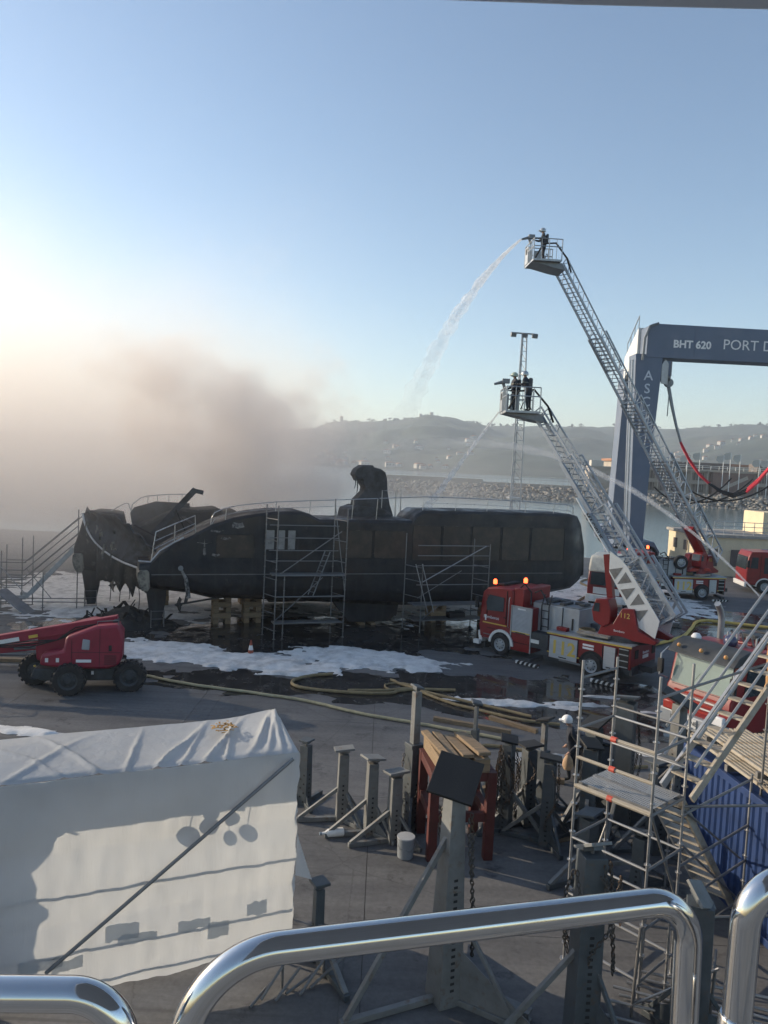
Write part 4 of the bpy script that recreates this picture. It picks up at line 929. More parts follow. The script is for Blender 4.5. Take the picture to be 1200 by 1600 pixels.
    for x_ in (2.32, 3.68, 4.8, 5.42): MB().box((x_, .02, .95), (.025, .04, .95)).build('panel_seam', dark, dk)
    for x_ in (2.3, 3.72, 4.62, 5.5): MB().box((x_, .012, .66), (.1, .03, .05)).build('side_marker', yellow, dk)
    MB().box((3.0, .0, .52), (.36, .03, .04)).build('handle', dark, pn)
    MB().box((3.4, .1, .38), (1.2, .06, .08)).build('side_guard', alu_dk, dk)
    # tail
    MB().box((6.03, .55, 1.2), (.03, .3, .35)).build('tail_light', dark, dk); MB().box((6.03, 2.2, 1.2), (.03, .3, .35)).build('tail_light', dark, dk)
    MB().box((6.04, 1.4, 1.02), (.03, .52, .14)).build('number_plate', white, dk); text('Bombers', 'lettering', lettr, dk, .17, face_M((6.05, 1.4, 1.2), (0, 1, 0), (0, 0, 1)))
    MB().box((6.0, 1.25, .55), (.1, 2.2, .35)).build('rear_bumper', chass, dk); MB().box((6.1, 1.5, .45), (.2, 1.5, .12)).build('tow_bar', alu_dk, dk)
    # outriggers
    for x_, sgn in ((1.85, 0), (5.4, 0)):
        o = MB().box((x_, -.35, .3), (.22, 1.1, .14)).build('outrigger', chass, t)
        MB().box((x_-.1, -.75, .1), (1.1, .12, .12), Matrix.Rotation(.0, 3, 'Y')).build('outrigger_pad', white, o)
        for k in range(5): MB().prism([(x_-.58+k*.22, .035), (x_-.46+k*.22, .035), (x_-.4+k*.22, .165), (x_-.52+k*.22, .165)], -.83, -.68).build('hazard_stripe', dark, o)
    # turntable with operator's seat
    bx, by, bz = base
    MB().lathe([(1.05, 1.6), (1.05, 1.78), (.9, 1.85)], 24, 'z', (min(bx-.9, 5.3), 1.25, 0)).build('turntable', chass, t)
    cx = min(bx-.9, 5.3)-5.3
    rot = Matrix.Translation((5.3+cx, 1.25, 0)) @ Matrix.Rotation(math.atan2(-(tip[1]-base[1]), -(tip[0]-base[0])), 4, 'Z') @ Matrix.Translation((-5.3, -1.25, 0))
    def B(): q = MB(); q.M = rot; return q
    for y0, y1 in ((.35, .75), (1.75, 2.15)):
        tw = B().prism([(4.35, 1.75), (4.55, 2.35), (5.0, 2.3), (5.35, 3.0), (5.85, 3.05), (6.1, 2.2), (6.9, 1.9), (6.8, 1.75)], y0, y1).build('turret_arm', red, t, .03)
    text('112', 'lettering', lety, t, .3, rot @ face_M((5.5, .34, 2.72), (1, 0, 0), (0, 0, 1)))
    text('Bombers', 'lettering', lettr, t, .13, rot @ face_M((5.3, .34, 2.05), (1, 0, 0), (0, 0, 1)))
    oc = B().prism([(4.15, 2.3), (4.05, 2.75), (4.2, 3.25), (4.75, 3.3), (4.9, 2.9), (4.9, 2.3), (4.6, 2.1)], .3, 1.0).build('operator_cab', red, t, .04)
    B().prism([(4.12, 2.72), (4.4, 2.72), (4.4, 3.08), (4.18, 3.08)], .28, .34).build('window', cabglass, oc); B().prism([(4.02, 2.72), (4.08, 2.72), (4.2, 3.15), (4.14, 3.15)], .4, .95).build('window', cabglass, oc)
    B().box((4.3, .25, 1.75), (1.4, .5, .08)).build('standing_board', plank_m, t)
    # ladder
    d, wv, u = ladder(t, base, tip, nsec, 1.25, .72, 1.0, .5, [ladderm])
    if detailed:   # white cradle truss along the foot of the ladder
        for sg in (-1, 1):
            P = lambda s, h: V(base)+d*s+wv*(sg*.72)+u*h
            q = [P(-.4, -.05), P(.1, .5), P(2.6, .5), P(3.0, .42), P(3.5, .2), P(2.8, -.3), P(.3, -.42)]
            q2 = [p+wv*(sg*.05) for p in q]; nq = len(q)
            o = MB().add([tuple(p) for p in q+q2], [tuple(range(nq)), tuple(range(2*nq-1, nq-1, -1))]+[(i, i+nq, (i+1) % nq+nq, (i+1) % nq) for i in range(nq)]).build('cradle_side', white, t)
            for k, s in enumerate((.7, 1.2, 1.7, 2.2, 2.65)):
                a = [P(s-.24, -.25+.0*k), P(s+.24, -.25), P(s, .33)] if k % 2 == 0 else [P(s, -.25), P(s+.24, .33), P(s-.24, .33)]
                a = [p+wv*(sg*.056) for p in a]; MB().add([tuple(p) for p in a]+[tuple(p+wv*(sg*.004)) for p in a], [(0, 1, 2), (5, 4, 3), (0, 3, 4, 1), (1, 4, 5, 2), (2, 5, 3, 0)]).build('truss_mesh', galv_dk, o)
        P = lambda s, h: V(base)+d*s+wv*-.58+u*h
        c = P(.25, .02); ring = [c+d*.27*math.cos(a)+u*.3*math.sin(a)-wv*.1 for a in [k*math.pi/8 for k in range(16)]]
        MB().bar(V(base)+d*3.5+wv*-.7+u*.1, V(base)+d*6.2+wv*-.7+u*.1, .05, .2, wv).build('name_board', white, t)
        text('MAGIRUS', 'lettering', letdk, t, .3, face_M(V(base)+d*4.75+wv*-.76+u*.1, -d, u), bold=.01)
        MB().bar(V(base)+d*3.4+wv*-.4+u*.12, V(base)+d*6.0+wv*-.4+u*.12, .14, .2, u).build('ladder_ram', red, t)
        MB().bar(V(base)+d*1.2-u*.9+V((-.6, 0, 0)), V(base)+d*3.6-u*.3, .26, .26, u).build('lift_ram', red, t)
    else:
        MB().bar(V(base)+d*.2-u*.2, V(base)+d*4-u*.15, .6, .3, u).build('ladder_ram', red, t)
        wheel(t, (2.9, .5, 2.5), .5, .3, 'y', 0, alu)
        MB().prism([(3.4, 1.9), (5.0, 2.0), (4.9, 2.2), (3.6, 2.15)], .2, .6).build('red_cover', red_or, t, .03)
    # rescue cage
    tipw = V(tip)+u*.1
    M = Matrix.Translation(tipw) @ Matrix.Rotation(rad(cage_ang), 4, 'Z')
    cage(t, M)
    return t, M
t1, CM1 = ladder_truck('red ladder truck with silver ladder raised and yellow 112 on its lockers', (5.7, 34.44, 0), -42.2, (6.55, 1.25, 2.35), (.15, 1.2, 10.9), 4, 222)
T2 = (18.1, 52.9, 0)
def to_local(p, loc, rz):
    q = V(p)-V(loc); return Matrix.Rotation(-rad(rz), 3, 'Z') @ q
b2_ = to_local((23.3, 54.6, 2.5), T2, 4); tp2 = to_local((8.55, 42, 19.35), T2, 4)
t2, CM2 = ladder_truck('red ladder truck behind the burnt yacht with its ladder raised high past the blue crane', T2, 4, tuple(b2_), tuple(tp2), 5, 180, False)

# ---- people in the cages: one continuous skinned body each
def person(name, label, loc, rz, joints, edges, mats_z, helmet, cat='person', vest=None):
    """joints: name -> (pos, radius); edges: pairs; body grown by a Skin modifier"""
    t = thing(name, label, cat, loc, rz)
    names = list(joints); me = bpy.data.meshes.new('body')
    me.from_pydata([joints[n][0] for n in names], [(names.index(a), names.index(b)) for a, b in edges], [])
    o = bpy.data.objects.new('body', me); COL.objects.link(o); o.parent = t
    o.modifiers.new('skin', 'SKIN').use_smooth_shade = True
    sv = me.skin_vertices[0].data if me.skin_vertices else None
    if sv is None:
        bm_ = None
    for i, n in enumerate(names):
        r = joints[n][1]; me.skin_vertices[0].data[i].radius = r if isinstance(r, tuple) else (r, r); me.skin_vertices[0].data[i].use_root = (n == 'hip')
    s = o.modifiers.new('sub', 'SUBSURF'); s.levels = 2; s.render_levels = 2
    me.materials.append(mats_z)
    return t, o
def cloth_zones(name, zones, var=.25):
    """cloth colours by height on the body: [(z, colour), ...] from the feet up"""
    m, nt, b = new_mat(name); L = nt.links.new
    tc = N(nt, 'ShaderNodeTexCoord'); sp = N(nt, 'ShaderNodeSeparateXYZ'); L(tc.outputs['Object'], sp.inputs[0])
    cr = N(nt, 'ShaderNodeValToRGB'); cr.color_ramp.interpolation = 'CONSTANT'; els = cr.color_ramp.elements
    dv = N(nt, 'ShaderNodeMath', operation='DIVIDE'); L(sp.outputs[2], dv.inputs[0]); dv.inputs[1].default_value = 2.0; L(dv.outputs[0], cr.inputs[0])
    for i, (z, c) in enumerate(zones):
        e = els[i] if i < 2 else els.new(z/2)
        e.position = z/2; e.color = col4(c)
    nz = N(nt, 'ShaderNodeTexNoise', Scale=14, Detail=4); L(tc.outputs['Object'], nz.inputs['Vector'])
    mm = N(nt, 'ShaderNodeMix', data_type='RGBA', blend_type='MULTIPLY'); mm.inputs[0].default_value = .5; L(cr.outputs[0], mm.inputs[6]); L(nz.outputs[0], mm.inputs[7]); L(mm.outputs[2], b.inputs['Base Color'])
    bp = N(nt, 'ShaderNodeBump', Strength=.5, Distance=.03); L(nz.outputs[0], bp.inputs['Height']); L(bp.outputs[0], b.inputs['Normal'])
    b.inputs['Roughness'].default_value = .85
    return m
BODY_E = [('hip', 'waist'), ('waist', 'chest'), ('chest', 'neck'), ('neck', 'head'), ('head', 'crown'),
          ('chest', 'shl'), ('shl', 'ell'), ('ell', 'wrl'), ('chest', 'shr'), ('shr', 'elr'), ('elr', 'wrr'),
          ('hip', 'hil'), ('hil', 'knl'), ('knl', 'anl'), ('anl', 'tol'), ('hip', 'hir'), ('hir', 'knr'), ('knr', 'anr'), ('anr', 'tor')]
def body(arms, lean=0, bulk=1, legs=None, head_dx=0):
    """facing local +x; arms gives elbows and wrists"""
    B = bulk
    J = dict(hip=((0, 0, .96), (.15*B, .17*B)), waist=((lean*.3, 0, 1.12), (.13*B, .16*B)), chest=((lean*.7, 0, 1.36), (.14*B, .19*B)), neck=((lean, 0, 1.52), (.06, .06)), head=((lean+.03+head_dx, 0, 1.64), (.095, .08)), crown=((lean+.03+head_dx, 0, 1.74), (.07, .065)),
             shl=((lean*.8, .2*B, 1.42), .075*B), shr=((lean*.8, -.2*B, 1.42), .075*B),
             ell=(arms[0], .055*B), wrl=(arms[1], .04*B), elr=(arms[2], .055*B), wrr=(arms[3], .04*B),
             hil=((0, .1, .88), .11*B), hir=((0, -.1, .88), .11*B))
    lg = legs or [((.03, .11, .5), (-.02, .12, .09)), ((.0, -.11, .5), (-.04, -.12, .09))]
    J.update(knl=(lg[0][0], .07*B), anl=(lg[0][1], .05), tol=((lg[0][1][0]+.17, lg[0][1][1], .05), .04), knr=(lg[1][0], .07*B), anr=(lg[1][1], .05), tor=((lg[1][1][0]+.17, lg[1][1][1], .05), .04))
    return J
def skin_prep(me):
    pass
def helmet_on(parent, p, m, r=.155, brim=True, name='helmet'):
    b = MB(); prof = [(r*math.cos(a), r*.95*math.sin(a)) for a in [k*math.pi/2/6 for k in range(7)]]
    prof[-1] = (.005, r*.95)
    b.lathe([(r*.97, -.05)]+prof, 18, 'z', p)
    if brim: b.prism([(p[0]+r*.5, p[1]-r*.75), (p[0]+r*1.35, p[1]-r*.45), (p[0]+r*1.5, p[1]), (p[0]+r*1.35, p[1]+r*.45), (p[0]+r*.5, p[1]+r*.75)], p[2]-.015, p[2]+.01, 'xy')
    return b.build(name, m, parent)
def hand(parent, wrist, dirv, side, m, curl=.5):
    """palm, four unequal curled fingers and a thumb leaving the side of the palm"""
    d = V(dirv).normalized(); s = V(side).normalized(); nrm = d.cross(s).normalized(); w_ = V(wrist)
    b = MB().tube([w_, w_+d*.05, w_+d*.095], [.03, .04, .036], 8)
    h = b.build('palm', m, parent)
    for k, l in enumerate((.072, .082, .076, .06)):
        p = w_+d*.085+s*(k-1.5)*.021; a = d; pts = [p]
        for j in range(3):
            a = (a+nrm*curl*.75).normalized(); p = p+a*l/3*(1.25-.2*j); pts.append(p)
        MB().tube(pts, [.0105, .0095, .009, .007], 6).build('finger', m, h)
    p = w_+d*.03-s*.035; MB().tube([p, p-s*.025+d*.03, p-s*.03+d*.055+nrm*.02], [.012, .011, .008], 6).build('thumb', m, h)
    return h
def fireman(label, world, rz, arms, hm, lean=.0):
    J = body(arms, lean, 1.18)
    z_ = cloth_zones('turnout_gear', [(0, (.02, .02, .022)), (.12, (.03, .035, .05)), (1.22, (.03, .036, .05)), (1.26, (.22, .23, .2)), (1.3, (.035, .04, .055)), (1.54, (.3, .18, .13))]) if 'turnout' not in MATS else MATS['turnout']
    MATS['turnout'] = z_
    t, o = person('person', label, world, rz, J, BODY_E, z_, None)
    helmet_on(t, (J['head'][0][0], 0, 1.67), hm, .165)
    MB().box((J['chest'][0][0]-.2, 0, 1.25), (.14, .26, .5)).build('air_cylinder', chass, t, .05)
    for w_, e in ((J['wrl'][0], J['ell'][0]), (J['wrr'][0], J['elr'][0])): hand(t, w_, V(w_)-V(e), (0, 1, 0), blackp, .8)
    return t
hgreen = mat('pale_green_helmet', (.35, .42, .33), .35, 0, .1, 6); hsil = mat('silver_helmet', (.4, .43, .45), .3, .5, .1, 6)
bpy.context.view_layer.update()
def cage_pt(t, M, x_, y_): return (t.matrix_world @ M) @ V((x_, y_, .11))
A1 = [(.18, .3, 1.2), (.42, .22, 1.2), (.18, -.3, 1.2), (.42, -.18, 1.2)]
fireman('firefighter in dark gear working the water cannon in the highest ladder cage', cage_pt(t2, CM2, .78, .1), 180, A1, hsil, .06)
fireman('firefighter with pale green helmet standing in the lower ladder cage', cage_pt(t1, CM1, .95, -.35), 190, [(.05, .34, 1.15), (.25, .3, .98), (.08, -.33, 1.15), (.33, -.25, 1.05)], hgreen, .03)
fireman('firefighter stooping beside the hose at the back of the lower ladder cage', cage_pt(t1, CM1, .45, .45), 150, A1, hsil, .2)

# ================================================================ OTHER FIRE VEHICLES
t = thing('fire_engine', 'red fire engine with white Bombers lettering parked by the quay shed', 'fire truck', (27.6, 57.6, 0), -6)
for x_ in (1.3, 5.2):
    for y_ in (.03, 2.47): wheel(t, (x_, y_, .52), .52, .32, 'y', 0, greyp)
cb = MB().prism([(0, .6), (-.05, 1.5), (.05, 2.7), (.25, 3.1), (2.3, 3.15), (2.3, 1.0), (1.95, 1.0), (1.9, .6)], .05, 2.45).build('cab', red, t, .06)
MB().prism([(.2, 1.85), (.75, 1.85), (.75, 2.7), (.3, 2.7)], .02, .1).build('side_window', cabglass, cb); MB().prism([(1.2, 1.5), (1.7, 1.5), (1.7, 2.7), (1.2, 2.7)], .02, .1).build('side_window', cabglass, cb)
MB().prism([(-.1, 1.75), (-.03, 1.75), (.1, 2.7), (.03, 2.7)], .2, 2.3).build('windscreen', cabglass, cb)
MB().prism([(1.3+.66*math.cos(a), .5+.66*math.sin(a)) for a in [math.pi*k/12 for k in range(13)]], 0, .4).build('wheel_arch', white, cb)
MB().box((1.0, .02, 1.7), (.14, .03, .04)).build('door_handle', dark, cb); MB().box((2.1, .03, 1.9), (.02, .03, 2.0)).build('door_seam', dark, cb); MB().box((.95, .03, 2.0), (.02, .03, 1.7)).build('door_seam', dark, cb)
MB().prism([(1.3+.57*math.cos(a), .5+.57*math.sin(a)) for a in [math.pi*k/12 for k in range(13)]], -.01, .04).build('wheel_well', dark, cb)
MB().box((-.06, -.25, 2.2), (.2, .15, .55)).build('mirror', dark, cb, .03); MB().box((-.08, 1.25, .6), (.15, 2.4, .35)).build('bumper', white, cb, .03)
bd = MB().box((5, 1.25, 2.05), (5.2, 2.4, 2.7)).build('pump_body', red, t, .04)
for x_ in (3.2, 4.6): MB().box((x_, .03, 1.5), (1.2, .05, 1.3)).build('roller_shutter', shutter_m, bd)
MB().box((4.8, .03, 1.55), (4.6, .03, .5)).build('orange_band', red_or, bd); text('Bombers', 'lettering', lettr, bd, .85, face_M((4.3, .03, 2.7), (1, 0, 0), (0, 0, 1)), bold=.015); text('N.U.', 'lettering', lettr, cb, .4, face_M((1.95, .03, 2.6), (1, 0, 0), (0, 0, 1)))
for k in range(7): MB().box((2.2+k*.8, .8+.3*(k % 2), 3.5), (.6, .7, .2)).build('roof_gear', chass, bd, .03)
MB().tube([(1, .3, 3.3), (4, .3, 3.4), (7.4, .3, 3.4)], .04, 6).build('roof_rail', alu, bd)
MB().box((4.2, 1.25, .65), (7.6, 1, .25)).build('chassis', chass, t)

t = thing('rescue_truck', 'white roofed red truck facing the bow of the burnt yacht', 'fire truck', (15.05, 46.6, 0), 62)
cb = MB().prism([(0, .6), (-.08, 1.5), (.1, 2.3), (.35, 2.7), (2.1, 2.75), (2.1, .6)], .0, 2.4).build('cab', red, t, .08)
MB().prism([(.02, 2.3), (.2, 2.85), (.5, 3.3), (2.3, 3.4), (2.3, 2.3)], -.02, 2.42).build('cab_roof', mat('cream_roof', (.6, .58, .5), .5), cb, .15)
MB().prism([(-.12, 1.55), (-.02, 1.55), (.14, 2.3), (.04, 2.3)], .2, 2.2).build('windscreen', cabglass, cb); MB().box((-.1, 1.2, .72), (.3, 2.5, .45)).build('bumper', white, cb, .05); MB().box((-.1, 1.2, 1.2), (.06, 1.6, .4)).build('grille', white, cb)
for y_ in (.35, 2.05): MB().lathe([(.15, -.02), (.15, .04)], 14, 'x', (-.27, y_, .75)).build('headlight', lettr, cb)
MB().prism([(.5, 1.6), (1.4, 1.6), (1.4, 2.25), (.6, 2.25)], -.02, .05).build('side_window', cabglass, cb)
MB().box((4.4, 1.2, 1.6), (4.4, 2.4, 2.0)).build('body', red, t, .05)
for x_ in (1, 5.2):
    for y_ in (.15, 2.25): wheel(t, (x_, y_, .5), .5, .3, 'y', 0, alu)

# truck at the right with the big visor
t = thing('tanker_truck', 'red truck with pale windscreen, dark sun visor and white front plate beyond the stairs', 'fire truck', (9.75, 25.3, 0), 30)
# local: front face at x=0, x runs back into the truck, y from the far corner (0) towards the camera (-2.5)
cb = MB().prism([(0, .5), (-.1, .95), (-.05, 1.6), (.05, 1.75), (.3, 2.85), (.6, 3.05), (1.9, 3.08), (1.95, .5)], -2.45, 0).build('cab', red, t, .07)
MB().prism([(.0, 1.72), (.06, 1.68), (.32, 2.72), (.24, 2.74)], -2.25, -.15).build('windscreen', windsc, cb)
MB().prism([(-.1, 2.72), (.2, 3.02), (.62, 3.16), (1.0, 3.12), (.5, 2.9), (.25, 2.72)], -2.48, .03).build('sun_visor', chass, cb, .03)
for y_ in (-.35, -1.2, -2.1): MB().sphere((0, y_, 2.98), .07, 10, 6).build('marker_light', mat('amber_lamp', (.6, .3, .1), .3), cb)
for k in range(5): MB().box((-.06, -1.22, 1.05+k*.12), (.1, 1.7, .045)).build('grille_slat', white if k % 2 else red_or, cb)
bp_ = MB().box((-.1, -1.22, .62), (.3, 2.55, .5)).build('bumper', greyp, cb, .06)
MB().box((-.27, -.95, .66), (.03, .95, .28)).build('plate', white, bp_)
text('N7061 ONE', 'lettering', letdk, bp_, .2, face_M((-.292, -.95, .66), (0, -1, 0), (0, 0, 1)), .003)
for y_ in (-.3, -2.15): MB().box((-.2, y_, 1.0), (.15, .42, .3)).build('headlight', red_or if y_ > -1 else lettr, cb, .04)
for y_ in (.12, -2.6):
    MB().tube([(.1, y_, 2.8), (-.25, y_, 2.6), (-.28, y_, 1.9), (.1, y_, 1.75)], .03, 6).build('mirror_frame', alu, cb); MB().box((-.25, y_, 2.2), (.1, .22, .5)).build('mirror', dark, cb, .03)
MB().prism([(.5, 1.75), (1.5, 1.75), (1.5, 2.7), (.65, 2.7)], -2.48, -2.4).build('side_window', cabglass, cb)
MB().lathe([(.16, 0), (.17, .1), (.1, .2), (.02, .22)], 14, 'z', (.9, -.3, 3.08)).build('roof_lamp', lettr, cb)
MB().sphere((1.3, -1.3, 3.2), .22, 12, 8).build('siren_dome', mat('blue_dome', (.05, .06, .12), .3), cb)
for k in range(4): MB().tube([(1.7, -.9-.35*k, 3.05), (1.7, -.9-.35*k, 3.4), (1.9, -.9-.35*k, 3.45), (2.1, -.9-.35*k, 3.05)], .035, 6).build('roof_hoop', alu, cb)
MB().tube([(2.15, -.3, 2.4), (2.15, -.3, 3.7), (2.05, -.3, 4.0), (1.8, -.35, 4.25)], .11, 10).build('exhaust_stack', alu, cb)
bd = MB().box((5.2, -1.22, 1.9), (5.6, 2.45, 2.3)).build('tank_body', red, t, .06)
for k in range(5): MB().box((3.2+k*.9, -1.3, 3.15), (.6, 1.6, .16)).build('roof_gear', chass, bd, .03)
MB().box((4.2, -2.47, 1.9), (1.4, .05, 1.6)).build('roller_shutter', shutter_m, bd)
for y_ in (-.9, -1.6): MB().tube([(.02, y_, 1.76), (.12, y_-.25, 2.2)], .012, 5).build('wiper', dark, cb)
MB().box((.02, -1.22, 1.66), (.05, 2.1, .05)).build('windscreen_seal', dark, cb)
MB().box((1.75, -2.46, 1.8), (.02, .03, 2.2)).build('door_seam', dark, cb); MB().box((1.5, -2.47, 1.6), (.16, .03, .04)).build('door_handle', dark, cb)
for x_ in (.95, 5.4):
    for y_ in (-.2, -2.25): wheel(t, (x_, y_, .52), .52, .32, 'y', 0, alu)
MB().box((3.6, -1.22, .65), (7.2, 1, .25)).build('chassis', chass, t)

# ================================================================ QUAY SHED, LIGHT MAST, TRAVEL LIFT
t = thing('quay_shed', 'cream flat roofed quay building with railed roof terrace', 'building', (27.9, 66.6, 0), 3)
MB().box((8, 3.6, 1.7), (16, 7.2, 3.4)).build('wall', cream, t); MB().box((8, 3.6, 3.5), (16.4, 7.6, .25)).build('roof', mat('grey_roof', (.3, .29, .27), .85), t)
for k in range(8):
    w_ = MB().box((.9+k*2, -.03, 1.6), (.8, .1, 1.5)).build('window', bldg_dk, t); MB().box((.9+k*2, -.07, .8), (1, .16, .08)).build('sill', cream, w_)
for k in range(3): MB().box((-.03, 1.2+k*2.2, 2.3), (.1, .7, .9)).build('window', bldg_dk, t)
for k in range(17): rod('rail_post', (1+k*.9, .3, 3.6), (1+k*.9, .3, 4.75), .03, alu, t, 6)
for z in (3.95, 4.35, 4.75): rod('rail_bar', (1, .3, z), (15.4, .3, z), .03, alu, t, 6)
MB().box((10, 5, 4.6), (6, 3.5, 2)).build('roof_room', cream, t)

t = thing('light_mast', 'slim lattice floodlight mast standing behind the burnt yacht', 'mast', (10.1, 60, 0), 8)
for ax, ay in ((-.34, -.3), (.34, -.3), (0, .35)): MB().tube([(ax*1.3, ay*1.3, 0), (ax, ay, 12), (ax*.55, ay*.55, 18.9)], .055, 6).build('leg', alu, t)
b = MB()
for k in range(24):
    z = .8+k*.76; f = 1.3-.3*z/12 if z < 12 else 1-.45*(z-12)/7
    MB().bar((-.34*f, -.3*f, z), (.34*f, -.3*f, z), .05).build('crossbar', alu, t)
    b.bar((-.34*f, -.3*f, z), (0, .35*f, z+.7), .03).bar((.34*f, -.3*f, z), (0, .35*f, z+.7), .03)
b.build('lacing', alu_dk, t)
MB().bar((-.95, 0, 18.9), (.95, 0, 18.9), .1).build('lamp_arm', alu_dk, t)
for x_ in (-.85, .05, .85): MB().box((x_, -.1, 18.75), (.42, .3, .34), Matrix.Rotation(.3, 3, 'X')).build('floodlight', alu_dk, t, .03)
MB().box((0, 0, 6.2), (1.0, .9, .12)).build('platform', alu, t)

t = thing('travel_lift', 'huge blue grey boat hoist gantry lettered BHT 620', 'gantry crane', (23.4, 71.6, 0), 0)
# near frame: leg and top beam; far leg; side beam joining them (20 m deep)
MB().prism([(-.95, 19.6), (1.6, 19.6), (1.35, 14), (1.1, 9), (.95, 2.2), (-.35, 2.2)], 0, 2.0).build('near_leg', gantry_m, t, .05)
MB().prism([(.0, 22.1), (.5, 22.4), (42, 22.1), (42, 19.3), (.0, 19.3)], -.05, 2.05).build('top_beam', gantry_m, t, .05)
MB().box((4.4, -.065, 20.8), (.06, .03, 2.5)).build('weld_seam', gantry_m, t)
o = MB().add([(-.25, 1.9, 22.3), (1.6, 1.9, 22.3), (1.6, 1.9, 19.6), (-.25, 1.9, 19.6), (4.2, 20.5, 22.2), (6, 20.5, 22.2), (6, 20.5, 19.6), (4.2, 20.5, 19.6)], [(0, 1, 5, 4), (1, 2, 6, 5), (2, 3, 7, 6), (3, 0, 4, 7), (3, 2, 1, 0), (4, 5, 6, 7)]).build('side_beam', mat('crane_sunlit', (.6, .6, .58), .5, 0, .06, .5), t)  # sunlight on this beam is put into its pale colour
MB().prism([(4.2, 21.0), (6.5, 21.0), (6.2, 12), (5.9, 2.2), (3.7, 2.2)], 19.8, 22).build('far_leg', gantry_m, t, .05)
for y0 in (-.8, 19): 
    x0 = -1 if y0 < 0 else 3.4
    bg_ = MB().prism([(x0-.6, 2.3), (x0+2.8, 2.3), (x0+3.4, 1.4), (x0+3.2, .6), (x0-.9, .6), (x0-1, 1.4)], y0+.3, y0+3.4).build('bogie', gantry_m, t, .05)
    for k in (-.2, 2.3):
        wheel(t, (x0+k, y0+.6, 1.0), 1.0, .6, 'y', 0, gantry_m)
MB().tube([(-1.2, -.1, 19.0), (-.7, -.1, 2.5)], .09, 6).build('ladder_stile', alu, t); MB().tube([(-1.45, -.12, 19.0), (-.95, -.12, 2.5)], .06, 6).build('ladder_stile', alu, t)
MB().tube([(.9, -.2, 22.4), (.1, -.3, 22.1), (-.3, -.3, 21), (-.35, -.2, 19)], .12, 6).build('cable_loom', alu_dk, t)
MB().tube([(2.3, -.15, 14), (2.35, -.15, 19)], .05, 5).build('conduit', alu_dk, t)
for k in range(4): rod('roof_post', (-.2+k*1.2, 2+5*k, 22.2), (-.2+k*1.2, 2+5*k, 23.4), .05, alu, t, 5)
rod('roof_rail', (-.2, 2, 23.4), (3.4, 17, 23.3), .05, alu, t, 5)
text('BHT 620', 'lettering', lettr, t, .95, face_M((4.15, -.08, 20.6), (1, 0, 0), (0, 0, 1)), bold=.03)
text('PORT DENIA', 'lettering', lettr, t, 1.3, face_M((6.95, -.08, 20.75), (1, 0, 0), (0, 0, 1)), align='LEFT')
for k, ch in enumerate('ASCOM'): text(ch, 'lettering', letpale, t, 1.25, face_M((.35-.04*k, -.03, 17.6-k*1.2), (1, 0, .02), (0, 0, 1)), bold=.01)
hb_ = MB().box((2.1, .6, 18.4), (.9, .9, 1.4)).build('hoist_trolley', gantry_m, t, .05)
MB().lathe([(.5, -.2), (.55, 0), (.5, .2)], 16, 'y', (2.0, .4, 17.6)).build('sheave', alu_dk, hb_); MB().lathe([(.4, -.2), (.42, 0), (.4, .2)], 16, 'y', (2.4, .4, 17.1)).build('sheave', alu_dk, hb_)
MB().prism([(1.6, 17.0), (2.2, 16.9), (2.2, 18.8), (1.9, 19.2), (1.55, 18.7)], .1, .25).build('hoist_cover', alu, hb_)
# slings hanging in a long sag across the bay
def sag(p, q, dip, n=28): p, q = V(p), V(q); return [p.lerp(q, i/n)-V((0, 0, dip*4*(i/n)*(1-i/n))) for i in range(n+1)]
SL = [(26.1, 16.9), (26.6, 15.0), (27.15, 13.2), (27.7, 11.7), (28.6, 10.2), (29.6, 8.9), (30.6, 8.0), (31.8, 7.2), (33.0, 6.8), (34.2, 7.3), (35.2, 8.3), (36.3, 9.8), (38, 12.3), (40, 15)]
for k in range(3):
    c = [(x_-23.8+.28*k, .4+.5*k, z-.18*k*math.sin(i_*.5)) for i_, (x_, z) in enumerate(SL)]
    for (i0, i1, nm, m_, r) in ((0, 3, 'lifting_chain', alu_dk, .09), (3, 6, 'red_sling_sleeve', slingr, .11), (6, 9, 'sling_belt', dark, .09), (9, 13, 'red_sling_sleeve', slingr, .11)):
        MB().tube(c[i0:i1+1], r, 6).build(nm, m_, t)
for k in range(3):
    c = sag((6.5, 4+5*k, 7.2), (15, 4+5*k, 8.6), 1.5+.4*k); MB().tube(c, .09, 6).build('sling_belt', dark, t)

